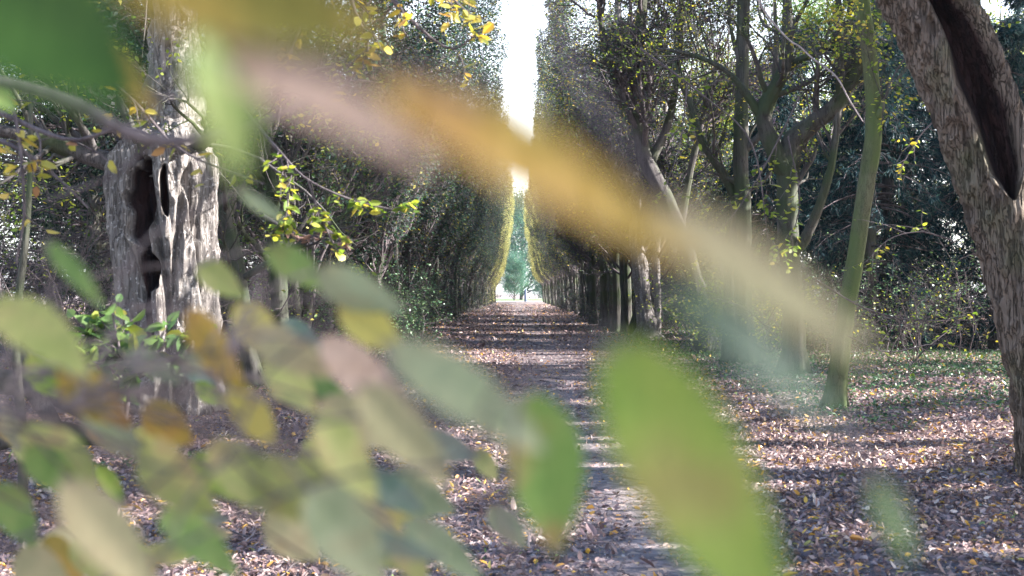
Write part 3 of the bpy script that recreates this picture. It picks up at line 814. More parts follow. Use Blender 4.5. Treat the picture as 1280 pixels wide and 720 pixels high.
# hollow fluted tree, left
def left_hollow():
    Y = 14.6
    path = [(*at(208, 532, Y), .66), (*at(210, 500, Y), .58), (*at(212, 430, Y), .54), (*at(210, 350, Y), .55), (*at(207, 270, Y), .57), (*at(206, 215, Y), .58), (*at(210, 185, Y), .52),
            (*at(214, 170, Y), .40), (*at(217, 158, Y), .30), (*at(218, 146, Y), .10)]
    keepm = []
    def rf(th, z, p):
        tw = th + .10 * z + .18 * noise(p * np.array([.5, .5, 1]), 1.0, 3)
        k = 1 + .085 * np.sin(7 * tw + .4) + .05 * np.sin(13 * tw + 1.3) + .03 * np.sin(23 * tw)
        k += .12 * (.75 - np.abs(fbm(p * np.array([1, 1, .18]), 7.0, 61, 3)) * 2.2) * 1.1
        k += .05 * fbm(p, 5.0, 62, 3) + .02 * fbm(p * np.array([1, 1, .4]), 18.0, 63, 2)
        top = np.clip((z - at(0, 200, Y)[2]) / .5, 0, 1)
        k += top * .55 * noise(np.stack([np.cos(th) * 2, np.sin(th) * 2, 0 * th], -1), 2.2, 64)
        k += .10 * np.exp(-np.maximum(z, 0) / .3) * np.sin(6 * th)
        yy = HZ - (z - EYE) * F / Y
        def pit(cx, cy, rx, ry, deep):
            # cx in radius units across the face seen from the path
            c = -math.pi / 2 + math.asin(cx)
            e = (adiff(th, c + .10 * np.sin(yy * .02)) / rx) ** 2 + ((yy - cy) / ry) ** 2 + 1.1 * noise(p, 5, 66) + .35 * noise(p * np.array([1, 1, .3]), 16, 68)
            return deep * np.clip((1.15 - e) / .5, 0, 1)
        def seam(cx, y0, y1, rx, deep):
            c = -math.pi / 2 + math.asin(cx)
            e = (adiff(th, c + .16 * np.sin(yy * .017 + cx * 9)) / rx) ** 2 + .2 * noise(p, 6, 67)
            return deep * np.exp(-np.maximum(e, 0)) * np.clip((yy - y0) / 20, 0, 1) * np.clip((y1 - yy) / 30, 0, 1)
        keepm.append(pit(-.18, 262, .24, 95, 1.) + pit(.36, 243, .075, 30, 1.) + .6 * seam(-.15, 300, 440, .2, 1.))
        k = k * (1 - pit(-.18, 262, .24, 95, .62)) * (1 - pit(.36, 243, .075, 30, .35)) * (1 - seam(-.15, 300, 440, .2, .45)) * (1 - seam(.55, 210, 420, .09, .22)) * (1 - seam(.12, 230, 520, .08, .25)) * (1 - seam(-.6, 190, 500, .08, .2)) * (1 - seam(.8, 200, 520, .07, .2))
        return np.maximum(k, .25)
    base = np.array([path[0][0], Y, 0.])
    t = thing('hollow_tree', base, 'stout deeply fluted pale trunk with dark hollows, nearest tree of the left row', 'tree')
    V, Q = fluted(path, 640, 400, rf)
    o = MB().add(V, Q).build('trunk', M['bark_pale'], t, origin=base)
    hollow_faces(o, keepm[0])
    st = [px_stem([(175, 225, 14.6, 30), (140, 205, 14.5, 26), (90, 188, 14.4, 22), (40, 172, 14.2, 18), (-60, 150, 14, 10)]),
          px_stem([(178, 200, 14.3, 12), (165, 160, 14.1, 10), (150, 128, 14.0, 9), (146, 118, 14, 3)]),
          px_stem([(205, 10, 14.6, 24), (250, -70, 14.3, 18), (330, -160, 14, 12), (420, -260, 13.6, 5)]),
          px_stem([(212, 40, 14.6, 22), (160, -40, 14.6, 16), (90, -120, 14.6, 10), (0, -220, 14.6, 5)]),
          px_stem([(240, 190, 14.4, 16), (290, 150, 14.1, 12), (360, 100, 13.8, 9), (440, 80, 13.4, 4)])]
    P, R = stem_arrays([px_stem([(216, 225, 14.7, 84), (217, 150, 14.7, 70), (217, 90, 14.7, 60), (216, 0, 14.7, 54), (205, -120, 14.6, 30), (195, -300, 14.6, 22), (190, -520, 14.6, 6)])])
    MB().add(*tubes(P, R, 60, .5, 7)).build('stem', M['bark_pale'], t, origin=base)
    P, R = stem_arrays(st)
    r = np.random.default_rng(19)
    P1, R1 = kids(P[[0, 2, 3, 4]], R[[0, 2, 3, 4]], 14, .05, 1, .9, 2.6, .4, .9, 8, .16, .0, r)
    P2, R2 = kids(P1, R1, 6, .2, 1, .5, 1.2, .5, .8, 6, .2, 0, r)
    P3, R3 = kids(P2, R2, 5, .2, 1, .3, .7, .5, .7, 4, .2, 0, r)
    k = ~sun_open(P3[:, 2]); P3, R3 = P3[k], R3[k]
    MB().add(*tubes(P, R, 9, .12)).add(*tubes(P1, R1, 5)).add(*tubes(P2, R2, 4)).add(*tubes(P3, R3, 3)).build('branches', M['bark_dark'], t, origin=base)
    C = on_twigs(P3, 7, r); C = C[~sun_open(C)]
    a, nn = leaf_dirs(len(C), r); L = r.uniform(.05, .08, len(C))
    MB().add(*leaves(C, L, L * .55, a, nn, r)).build('crown', M['leaf_bright'], t, smooth=False, origin=base)
left_hollow()

build_tree('hornbeam_tree', 'slender smooth green trunk with a knot, standing alone right of the path', [
    px_stem([(1043, 522, 15, 33.4), (1046, 480, 15, 29.9), (1056, 400, 15, 29.9), (1070, 320, 15, 28.2), (1080, 250, 15, 27.3), (1091, 180, 15, 28.2), (1092, 130, 15, 25.5), (1086, 60, 15, 25.5), (1078, -10, 15, 24.6), (1080, -150, 15, 21.1), (1070, -330, 15, 8.8)]),
    px_stem([(1092, 152, 15, 15.8), (1101, 140, 14.9, 11.4), (1104, 128, 14.9, 6.2), (1105, 122, 14.9, 1.8)])],
    M['bark_slender'], M['leaf_bright'], 51, limbs=9, l0=.72, llen=(1.5, 3), per=6, rough=.10, group='near trees of the right row')

build_tree('hornbeam_tree', 'mossy forked tree with crossing limbs, left of the slender green trunk', [
    px_stem([(990, 478, 20.6, 48), (992, 430, 20.6, 38), (990, 360, 20.6, 34), (985, 290, 20.6, 34), (984, 220, 20.6, 36), (990, 180, 20.6, 36), (1020, 152, 20.4, 30), (1050, 125, 20.2, 26), (1078, 60, 20, 24), (1110, -20, 20, 20), (1130, -160, 20, 8)]),
    px_stem([(988, 225, 20.6, 34), (965, 180, 20.5, 28), (955, 140, 20.5, 26), (978, 90, 20.4, 24), (985, 40, 20.4, 18), (982, -40, 20.4, 14), (975, -200, 20.4, 6)]),
    px_stem([(958, 135, 20.5, 24), (985, 85, 20.5, 14), (1030, 60, 20.3, 12), (1060, 20, 20.2, 9), (1070, -60, 20, 5)]),
    px_stem([(985, 320, 20.6, 20), (1005, 300, 20.4, 18), (1030, 240, 20.2, 14), (1045, 170, 20.2, 11), (1050, 60, 20.2, 12), (1045, -60, 20.2, 8)]),
    px_stem([(955, 150, 20.5, 16), (915, 95, 20.5, 10), (870, 70, 20.5, 7), (820, 60, 20.6, 3)])],
    M['bark_moss'], M['leaf_bright'], 52, limbs=9, l0=.35, llen=(1.0, 2.2), per=3, group='near trees of the right row', br=5, tw=4)

build_tree('hornbeam_tree', 'straight dark green trunk pair just left of the forked tree', [
    px_stem([(934, 462, 24, 40), (932, 420, 24, 30), (928, 350, 24, 27), (930, 280, 24, 26), (926, 200, 24, 25), (928, 100, 24, 22), (930, 0, 24, 20), (935, -160, 24, 12), (935, -330, 24, 4)]),
    px_stem([(914, 458, 24.3, 30), (912, 400, 24.3, 22), (914, 320, 24.3, 20), (920, 250, 24.2, 17), (880, 180, 24, 12), (860, 120, 24, 10), (830, 60, 24, 5)]),
    px_stem([(930, 190, 24, 14), (960, 150, 23.8, 10), (970, 60, 23.6, 8), (965, -60, 23.6, 4)])],
    M['bark_moss'], M['leaf_bright'], 53, limbs=10, l0=.45, llen=(1.2, 2.6), per=3, group='near trees of the right row', br=5, tw=5)

build_tree('hornbeam_tree', 'dark crooked trunk leaning over the path from the right, ivy at its foot', [
    px_stem([(886, 447, 28.5, 48), (880, 410, 28.5, 32), (868, 350, 28.5, 28), (850, 290, 28.3, 26), (828, 240, 28, 26), (806, 195, 28, 26), (797, 140, 28, 24), (795, 80, 28, 20), (805, -20, 28, 14), (800, -160, 28, 8), (790, -320, 28, 3)]),
    px_stem([(800, 160, 28, 18), (770, 100, 28, 13), (752, 30, 28, 10), (745, -80, 28, 7), (740, -220, 28, 3)]),
    px_stem([(812, 205, 28, 16), (836, 150, 28, 13), (850, 60, 28, 11), (852, -60, 28, 8), (850, -230, 28, 3)]),
    px_stem([(850, 290, 28.3, 14), (862, 220, 28.2, 11), (878, 150, 28, 9), (900, 60, 28, 6)])],
    M['bark_dark'], M['leaf_row'], 54, limbs=24, l0=.5, llen=(1.8, 3.6), br=9, tw=8, per=9, twl=(.4, .9), lsize=.075, group='near trees of the right row', twmat=M['twig'])

build_tree('hornbeam_tree', 'pale furrowed upright trunk right of the green trunk cluster', [
    px_stem([(810, 430, 37.5, 42), (806, 390, 37.5, 28), (800, 340, 37.5, 26), (795, 280, 37.5, 24), (790, 200, 37.5, 20), (780, 100, 37.5, 16), (770, -20, 37.5, 8)]),
    px_stem([(818, 428, 37.6, 20), (822, 380, 37.6, 12), (820, 320, 37.6, 12), (828, 240, 37.6, 10), (832, 120, 37.6, 7), (830, 0, 37.6, 3)])],
    M['bark_pale'], M['leaf_row'], 55, limbs=26, l0=.35, llen=(1.8, 3.6), br=8, tw=8, per=12, twl=(.4, .9), lsize=.085, group='near trees of the right row', rough=.3, twmat=M['twig'])
for i, (px, py, d, w) in enumerate([(785, 417, 44, 12), (772, 416, 44.5, 16), (765, 413, 46, 10), (755, 408, 47, 13), (741, 405, 53, 11)]):
    build_tree('hornbeam_tree', ['rightmost straight green trunk of the tight cluster by the path', 'thickest green trunk in the middle of the tight cluster', 'thin grey trunk in the middle of the tight cluster', 'left green trunk of the tight cluster', 'single mossy trunk just left of the tight cluster'][i],
        [px_stem([(px, py, d, w * 1.1), (px, py - 40, d, w), (px - 1, py - 90, d, w * .9), (px + 2, py - 160, d, w * .7), (px - 3, py - 260, d, w * .4), (px, py - 340, d, 2)])],
        M['bark_moss'], M['leaf_row'], 60 + i, limbs=15, l0=.3, llen=(1.4, 3), br=7, tw=7, per=10, lsize=.085, group='tight cluster of straight trunks', rough=.08, twmat=M['twig'])

# ------------------------------------------------------------------ near left: leaning trunk behind the hollow tree, thicket
build_tree('hornbeam_tree', 'dark mossy trunk leaning behind the right side of the fluted hollow trunk', [
    px_stem([(318, 480, 17.5, 34), (310, 430, 17.5, 26), (300, 350, 17.5, 24), (288, 290, 17.5, 22), (276, 240, 17.4, 20), (266, 180, 17.3, 18), (262, 60, 17, 14), (260, -120, 17, 8)]),
    px_stem([(352, 470, 18.6, 40), (350, 400, 18.6, 30), (345, 300, 18.6, 28), (335, 200, 18.5, 22), (330, 90, 18.4, 18), (340, -80, 18.4, 8)]),
    px_stem([(300, 350, 17.5, 12), (350, 320, 17.3, 10), (400, 290, 17, 8), (470, 240, 16.8, 4)])],
    M['bark_moss'], M['leaf_green'], 71, limbs=12, l0=.2, llen=(1.2, 2.8), per=2, br=7, tw=6, group='near trees of the left row', twmat=M['bark_dark'])

def thicket(name, label, cx, cy, sx, sy, n, H, seed, leafm, nleaf, cat='shrub', group=None):
    r = np.random.default_rng(seed)
    st = np.stack([cx + r.normal(0, sx, n), cy + r.normal(0, sy, n), np.full(n, -.03)], 1)
    d = unit(np.stack([r.normal(0, .5, n), r.normal(0, .4, n), r.uniform(.7, 1.4, n)], 1))
    P = wander(st, d, r.uniform(.6, 1.15, n) * H, 12, .16, -.03, r)
    R = np.full(n, .014)[:, None] * np.linspace(1, .3, 12)[None] * r.uniform(.5, 1.4, (n, 1))
    P1, R1 = kids(P, R, 8, .2, 1, .6, 1.8, .6, .9, 9, .2, -.05, r, .3)
    P2, R2 = kids(P1, R1, 4, .2, 1, .3, .9, .7, .8, 6, .22, -.03, r, .4)
    base = np.array([cx, cy, 0.])
    t = thing(name, base, label, cat, group)
    MB().add(*tubes(P, R, 6)).build('stem', M['twig'], t, origin=base)
    MB().add(*tubes(P1, R1, 4)).add(*tubes(P2, R2, 3)).build('twigs', M['twig'], t, origin=base)
    if nleaf:
        C = on_twigs(P2, nleaf, r)
        C = C[~sun_open(C)] if False else C
        a, nn = leaf_dirs(len(C), r); L = r.uniform(.05, .085, len(C))
        MB().add(*leaves(C, L, L * .6, a, nn, r)).build('foliage', leafm, t, smooth=False, origin=base)
    return t
thicket('shrub', 'tangled leafless thicket left of the fluted hollow trunk', -7.3, 17, 1.1, 1.0, 55, 3.6, 81, M['leaf_bright'], 0, group='tangled thickets')
thicket('shrub', 'tangle of bare arching twigs at the far left edge', -9.8, 19, 1.3, 1.2, 55, 3.8, 82, M['leaf_bright'], 1, group='tangled thickets')
thicket('shrub', 'twiggy undergrowth between the hollow trunk and the leaning trunk', -4.6, 20, .8, 1.0, 34, 3.0, 83, M['leaf_green'], 1, group='tangled thickets')
thicket('shrub', 'low leafy shoots at the foot of the left row', -4.0, 27, .5, 1.8, 40, 1.6, 84, M['ivy'], 4, group='tangled thickets')
thicket('shrub', 'teal-leaved undergrowth where the left row meets the path', -3.6, 35, .4, 2.4, 50, 2.2, 85, M['ivy'], 6, group='tangled thickets')
thicket('shrub', 'sparse sapling with yellow-green leaves before the dark conifers', 8.3, 26, 1.0, .6, 14, 2.0, 86, M['leaf_bright'], 1, group='saplings under the right row')
thicket('shrub', 'leafy undergrowth at the foot of the crooked leaning trunk', 5.0, 27.2, .5, .6, 22, 2.1, 87, M['leaf_bright'], 4, group='saplings under the right row')
under = thicket('shrub', 'dark twiggy undergrowth behind the forked tree', 7.5, 29, 1.5, .9, 50, 2.6, 88, M['ivy'], 3, group='saplings under the right row')
dense = thicket('shrub', 'dense dark undergrowth just behind the tight cluster of green trunks', 7.2, 48, 1.3, 1.6, 70, 3.0, 89, M['leaf_row_dark'], 9, group='dark undergrowth behind the rows')
r = np.random.default_rng(4)
for k in range(26):
    y = 53 + 5.2 * (k // 2) + r.uniform(-1, 1)
    sd = 1 if k % 2 == 0 else -1
    c = copy_tree(dense)
    c.location = (sd * r.uniform(7.8, 9.4) + AX * y, y, 0)
    c.rotation_euler = (0, 0, r.uniform(0, 6.2)); c.scale = (1.1, 1.3, r.uniform(.9, 1.25))
    c['label'] = 'dark undergrowth glimpsed between the far trunks of the %s row' % ('right' if sd > 0 else 'left')

# unseen trees added off to the right: their crowns dapple the floor
def side_tree(x, y, H, Rc, seed, label, n=34000, z0=1.6):
    r = np.random.default_rng(seed)
    base = np.array([x, y, 0.])
    P, R = smooth_path([(x, y, -.1, .24), (x + .1, y + .1, H * .3, .19), (x - .1, y + .2, H * .6, .12), (x, y, H * .95, .02)], 18)
    P1, R1 = kids(P[None], R[None], 26, .16, 1, Rc * .7, Rc * 1.15, .45, 1.1, 8, .14, .06, r, .25)
    P2, R2 = kids(P1, R1, 7, .2, 1, Rc * .3, Rc * .5, .5, .8, 5, .2, 0.02, r, .3)
    K = on_twigs(P2, 3, r, .1)
    op = sun_open(P1.reshape(-1, 3)).reshape(P1.shape[:2]).mean(1)
    P1, R1 = P1[op < .25], R1[op < .25]
    ci = r.integers(0, len(K), n)
    C = K[ci] + r.normal(0, 1, (n, 3)) * np.array([.3, .3, .2])
    C = C[(C[:, 2] > z0) & ~sun_open(C)]
    k = ~sun_open(P2[:, 2]); P2, R2 = P2[k], R2[k]
    a, nn = leaf_dirs(len(C), r, flat=.3)
    L = r.uniform(.7, 1.3, len(C)) * .115
    t = thing('added_shade_tree', base, label, 'tree', 'unseen leafy trees added for dappled shade')
    MB().add(*tubes(P[None], R[None], 12, .15, 1)).build('trunk', M['bark_dark'], t, origin=base)
    MB().add(*tubes(P1, R1, 5)).add(*tubes(P2, R2, 3)).build('branches', M['twig'], t, origin=base)
    MB().add(*leaves(C, L, L * .75, a, nn, r, 'four')).build('crown', M['leaf_green'], t, smooth=False, origin=base)
side_lab = 'unseen leafy tree added right of the frame to dapple the floor'
for i, (x, y) in enumerate([(11, 1.5), (10.5, 6), (11.5, 11), (15.5, 3.5), (15.5, 8.5), (16, 14), (13.2, 17), (17, 20), (15, 24)]):
    side_tree(x, y, 14.5, 3.9, 200 + i, side_lab)

# ------------------------------------------------------------------ mid-distance sprays of leaves
def spray(name, label, paths, K, leafm, seed, kid_n=5, kid_len=(.12, .3), per=6, ls=.06, twm=None, group=None, flat=.75):
    r = np.random.default_rng(seed)
    P, R = stem_arrays(paths, 16)
    base = P[0, 0].copy()
    t = thing(name, base, label, 'branch', group)
    P1, R1 = kids(P, R, kid_n, .15, 1, kid_len[0], kid_len[1], .6, .7, 6, .15, -.03, r, .4)
    R1 = np.maximum(R1 * 1, .0012)
    MB().add(*tubes(P, R, 7)).add(*tubes(P1, R1, 4)).build('twig', twm or M['twig'], t, origin=base)
    C = on_twigs(P1, per, r, .006, .1)
    a, nn = leaf_dirs(len(C), r, flat=flat)
    L = r.uniform(.7, 1.2, len(C)) * ls
    MB().add(*leaves(C, L, L * .55, a, nn, r)).build('leaves', leafm, t, smooth=False, origin=base)
    return t
G1 = 'sprays of leaves hanging over the left side'
spray('leafy_branch', 'hanging spray of glowing yellow leaves left of the sky gap at the top', [px_stem([(400, -160, 5.2, 10), (450, -60, 5.1, 7), (500, 10, 5, 5), (560, 60, 5, 3), (600, 40, 5, 2)]), px_stem([(430, -100, 5.1, 7), (440, 0, 5, 5), (460, 60, 5, 4), (430, 110, 5, 2)]), px_stem([(470, -40, 5, 5), (540, -20, 5, 4), (590, 20, 5, 2)]), px_stem([(440, -60, 5, 5), (380, 20, 5, 4), (350, 110, 5, 2)])], 16, M['leaf_yellow'], 301, 8, (.12, .3), 5, .062, group=G1)
spray('leafy_branch', 'small sunlit spray of pale green leaves in front of the dark left row', [px_stem([(300, 130, 5.8, 5), (350, 190, 5.7, 4), (385, 225, 5.6, 3), (440, 250, 5.6, 3), (490, 262, 5.6, 2)]), px_stem([(385, 225, 5.6, 3), (400, 270, 5.6, 3), (420, 310, 5.6, 2)]), px_stem([(350, 190, 5.7, 3), (360, 250, 5.6, 2), (350, 300, 5.6, 2)])], 16, M['leaf_bright'], 302, 12, (.08, .24), 7, .05, group=G1)
spray('leafy_branch', 'withered brown leaf cluster under the pale green spray', [px_stem([(330, 270, 6.2, 4), (370, 292, 6.2, 3), (410, 298, 6.2, 2), (440, 300, 6.2, 2)])], 16, M['leaf_brown'], 303, 8, (.05, .1), 5, .05, group=G1)
spray('leafy_branch', 'loose curtain of yellow-green leaves at the upper left edge', [px_stem([(-60, 110, 4.2, 10), (20, 150, 4.1, 7), (90, 175, 4, 5), (160, 160, 4, 4), (230, 190, 4, 2)]), px_stem([(-40, 160, 4.2, 7), (30, 190, 4.1, 5), (80, 230, 4, 4), (110, 260, 4, 2)]), px_stem([(-60, 60, 4.2, 8), (10, 120, 4.1, 5), (30, 250, 4, 4), (20, 330, 4, 2)]), px_stem([(90, 60, 4.6, 5), (170, 130, 4.5, 4), (230, 190, 4.5, 3), (330, 230, 4.5, 2)])], 16, M['leaf_yellow'], 304, 6, (.08, .25), 3, .055, group=G1)
spray('leafy_branch', 'fresh green shoots lit by the sun in front of the fluted trunk', [px_stem([(150, 560, 5.4, 6), (160, 500, 5.4, 5), (150, 440, 5.4, 4), (140, 390, 5.4, 2)]), px_stem([(155, 500, 5.4, 4), (190, 450, 5.3, 3), (225, 410, 5.3, 2)]), px_stem([(158, 480, 5.4, 3), (130, 450, 5.4, 3), (120, 420, 5.4, 2)])], 16, M['leaf_green'], 305, 13, (.10, .28), 7, .088, group=G1, flat=.3)
G2 = 'sprays of leaves hanging over the right side'
spray('leafy_branch', 'sparse twigs with small pale leaves in front of the forked tree', [px_stem([(800, 60, 9, 3.1), (880, 120, 9, 2.2), (940, 180, 9, 1.8), (960, 300, 9, 0.9)]), px_stem([(1000, 120, 9.2, 2.2), (960, 200, 9.2, 1.8), (930, 250, 9.2, 1.4), (900, 290, 9.2, 0.9)]), px_stem([(860, 100, 9, 1.8), (850, 180, 9, 1.4), (830, 240, 9, 0.9)]), px_stem([(985, 170, 9.2, 1.8), (1000, 250, 9.2, 1.4), (985, 310, 9.2, 0.9)])], 16, M['leaf_bright'], 306, 9, (.15, .5), 6, .055, group=G2)
spray('leafy_branch', 'low arching twigs with yellowish leaves before the dark conifers', [px_stem([(1020, 350, 13, 2.7), (1080, 385, 13, 2.2), (1140, 400, 13, 1.8), (1210, 400, 13, 0.9)]), px_stem([(1060, 420, 13, 2.2), (1110, 440, 13, 1.8), (1170, 430, 13, 1.4), (1230, 440, 13, 0.9)]), px_stem([(1190, 300, 12.5, 2.2), (1150, 290, 12.5, 1.8), (1110, 300, 12.5, 1.4), (1080, 330, 12.5, 0.9)])], 16, M['leaf_bright'], 307, 9, (.2, .7), 4, .06, group=G2)
spray('leafy_branch', 'yellow leaves dangling beside the slender green trunk', [px_stem([(1170, 20, 12, 2.7), (1140, 60, 12, 2.2), (1110, 110, 12, 1.4), (1100, 170, 12, 0.9)]), px_stem([(1180, 140, 12, 2.2), (1150, 170, 12, 1.8), (1120, 220, 12, 0.9)])], 16, M['leaf_bright'], 308, 8, (.2, .5), 4, .06, group=G2)
spray('leafy_branch', 'low leafy shoots in front of the trunks right of the path', [px_stem([(960, 440, 20, 2.7), (930, 420, 19.8, 2.2), (890, 400, 19.6, 1.8), (850, 390, 19.5, 0.9)]), px_stem([(970, 420, 20, 2.7), (930, 385, 19.8, 2.2), (880, 370, 19.6, 1.4), (840, 360, 19.5, 0.9)]), px_stem([(960, 400, 20, 2.2), (980, 370, 19.8, 1.8), (1010, 360, 19.6, 0.9)])], 16, M['leaf_bright'], 309, 12, (.3, .8), 8, .075, group=G2)

P, R = stem_arrays([px_stem([(930, -40, 8, 2.6), (955, 12, 8, 2.5), (985, 48, 8, 2.5), (1000, 58, 8, 2.4), (1015, 72, 8, 2.3), (1045, 95, 8, 2.1), (1062, 125, 8, 1.8), (1079, 152, 8, 1.2)])], 30)
o = MB().add(*tubes(P, R, 7, .2)).build('dead_twig', M['twig_pale'], origin=P[0, 0])
tag(o, 'bare pale curved twig hanging in front of the forked tree at the top', 'twig')
# ends high in the crown so that it hangs from something
P, R = stem_arrays([px_stem([(30, 560, 7, 13), (20, 420, 7, 11), (32, 300, 7, 9), (38, 200, 7, 7), (40, 60, 7, 5), (60, -200, 7, 3)])], 30)
P[0, 0, 2] = 0
o = MB().add(*tubes(P, R, 8, .1)).build('sapling', M['bark_moss'], origin=P[0, 0]); tag(o, 'thin green upright sapling stem at the far left', 'sapling')
P, R = stem_arrays([px_stem([(-80, 470, 10, 34), (30, 480, 10, 30), (80, 500, 10, 26), (150, 540, 10, 16)]), px_stem([(-60, 570, 10, 30), (40, 540, 10, 26), (110, 545, 10, 22), (190, 560, 9.8, 10)]), px_stem([(20, 440, 9.8, 20), (50, 500, 9.8, 22), (90, 560, 9.8, 12), (110, 590, 9.8, 6)])], 24)
t = thing('fallen_branch', (P[1, 0, 0], 10, 0), 'dark fallen boughs lying in the undergrowth at the lower left', 'branch')
MB().add(*tubes(P, R, 9, .2)).build('bough', M['bark_dark'], t, origin=(P[1, 0, 0], 10, 0))

# ------------------------------------------------------------------ foreground: out-of-focus hornbeam branches right before the camera
def fore_leaf_mat(name, c1, c2, spot=None, trans=0.55):
    m, N, Lk, B, O = new_mat(name)
    tc = N.new('ShaderNodeTexCoord')
    nz = N.new('ShaderNodeTexNoise'); nz.inputs['Scale'].default_value = 38; nz.inputs['Detail'].default_value = 4
    Lk.new(tc.outputs['Object'], nz.inputs['Vector'])
    r = ramp(N, [(.38, c1), (.52, c2), (.66, spot or tuple(.75 * a + .25 * b for a, b in zip(c2, (.24, .13, .06))))])
    Lk.new(nz.outputs[0], r.inputs[0])
    # paler veins
    wv = N.new('ShaderNodeTexWave'); wv.inputs['Scale'].default_value = 60; wv.bands_direction = 'X'; wv.inputs['Distortion'].default_value = .5
    Lk.new(tc.outputs['Object'], wv.inputs['Vector'])
    bp = N.new('ShaderNodeBump'); bp.inputs['Strength'].default_value = .25; bp.inputs['Distance'].default_value = .001
    Lk.new(wv.outputs['Fac'], bp.inputs['Height']); Lk.new(bp.outputs[0], B.inputs['Normal'])
    Lk.new(r.outputs[0], B.inputs['Base Color']); B.inputs['Roughness'].default_value = .5
    B.inputs['Specular IOR Level'].default_value = .3
    t = N.new('ShaderNodeBsdfTranslucent'); Lk.new(r.outputs[0], t.inputs[0])
    mx = N.new('ShaderNodeMixShader'); mx.inputs[0].default_value = trans
    Lk.new(B.outputs[0], mx.inputs[1]); Lk.new(t.outputs[0], mx.inputs[2]); Lk.new(mx.outputs[0], O.inputs[0])
    return m
FM = {
 'deep':   fore_leaf_mat('deep_green_leaf', (0.022, 0.06, 0.010), (0.04, 0.095, 0.018), (0.05, 0.10, 0.02)),
 'green':  fore_leaf_mat('green_leaf', (0.12, 0.20, 0.055), (0.19, 0.27, 0.08)),
 'olive':  fore_leaf_mat('olive_green_leaf', (0.26, 0.29, 0.09), (0.34, 0.34, 0.12), (0.34, 0.27, 0.12)),
 'yellow': fore_leaf_mat('yellow_leaf', (0.44, 0.38, 0.10), (0.52, 0.43, 0.12)),
 'ochre':  fore_leaf_mat('ochre_leaf', (0.30, 0.22, 0.04), (0.42, 0.26, 0.06), (0.32, 0.17, 0.06)),
 'lime':   fore_leaf_mat('yellow_green_leaf', (0.20, 0.29, 0.05), (0.28, 0.34, 0.07), (0.30, 0.27, 0.08)),
 'dusky':  fore_leaf_mat('dusky_ochre_leaf', (0.17, 0.15, 0.03), (0.26, 0.19, 0.04)),
 'fresh':  fore_leaf_mat('fresh_green_leaf', (0.15, 0.26, 0.06), (0.19, 0.28, 0.07), (0.3, 0.2, 0.08)),
 'brown':  fore_leaf_mat('brown_withering_leaf', (0.30, 0.21, 0.16), (0.36, 0.26, 0.21)),
 'beige':  fore_leaf_mat('beige_withering_leaf', (0.33, 0.30, 0.16), (0.40, 0.34, 0.19)),
 'grey':   fore_leaf_mat('grey_green_leaf', (0.20, 0.24, 0.13), (0.26, 0.29, 0.17)),
 'teal':   fore_leaf_mat('blue_green_leaf', (0.12, 0.18, 0.13), (0.18, 0.23, 0.18)),
}

def fore_leaf(base, tip, width, roll, seed):
    """a serrated hornbeam blade as a grid: returns V,Q in world"""
    r = np.random.default_rng(seed)
    a = tip - base; L = np.linalg.norm(a); a = a / L
    view = unit(-(base - np.array([0, 0, EYE])))
    n = unit(view - a * (view @ a))
    b = np.cross(n, a)
    n2 = n * math.cos(roll) + b * math.sin(roll); b = np.cross(n2, a)
    nu, nv = 34, 9
    u = np.linspace(0, 1, nu)[:, None]; v = np.linspace(-1, 1, nv)[None]
    w = np.sin(math.pi * np.clip(u, 0, 1) ** .8) ** .75 * (1 - .25 * u) * 1.12
    w = w * (1 + .05 * (np.arange(nu)[:, None] % 2) * (np.abs(v) > .9))
    curl = r.uniform(-.12, .2); bend = r.uniform(-.1, .1); fold = r.uniform(.04, .16)
    x = u * L
    side = v * w * width / 2 + bend * L * (u - .5) ** 2
    up = fold * np.abs(v) * w * width - curl * L * (u - .4) ** 2 + .012 * L * np.sin(u * 40) * np.abs(v)
    V = base + a * x[..., None] + b * side[..., None] + n2 * up[..., None]
    i = np.arange(nu * nv).reshape(nu, nv)
    Q = np.stack([i[:-1, :-1], i[:-1, 1:], i[1:, 1:], i[1:, :-1]], -1).reshape(-1, 4)
    return V.reshape(-1, 3), Q

def fore_branch(label, twigs, leafs, seed, group='out-of-focus leafy twigs close to the camera'):
    """twigs: px stems; leafs: (x0,y0,x1,y1,width,material,length in metres, roll, label)"""
    P, R = stem_arrays([px_stem(t) for t in twigs], 30)
    base = P[0, 0].copy()
    t = thing('leafy_branch', base, label, 'branch', group)
    mb = MB().add(*tubes(P, R, 8, .12, seed))
    flatP = P.reshape(-1, 3)
    for k, (x0, y0, x1, y1, w, mt, Lm, roll, lab) in enumerate(leafs):
        lp = math.hypot(x1 - x0, y1 - y0)
        d = Lm * F / lp
        r = np.random.default_rng(seed * 100 + k)
        b = at(x0, y0, d); q = at(x1, y1, d * r.uniform(.96, 1.04))
        V, Q = fore_leaf(b, q, w * d / F / max(math.cos(roll), .3), roll, seed * 50 + k)
        o = MB().add(V, Q).build('leaf', FM[mt], t, origin=base)
        if lab: o['label'] = lab
        # petiole back to the nearest point of the twigs
        j = np.argmin(np.linalg.norm(flatP - b, axis=1))
        c = flatP[j]; mid = (b + c) / 2 - unit(q - b) * .15 * np.linalg.norm(b - c)
        pp, pr = smooth_path([(*c, .0008), (*mid, .0007), (*b, .0006), (*(b + (q - b) * .06), .0004)], 14)
        mb.add(*tubes(pp[None], pr[None], 6))
    mb.build('twig', M['twig'], t, origin=base)
    return t

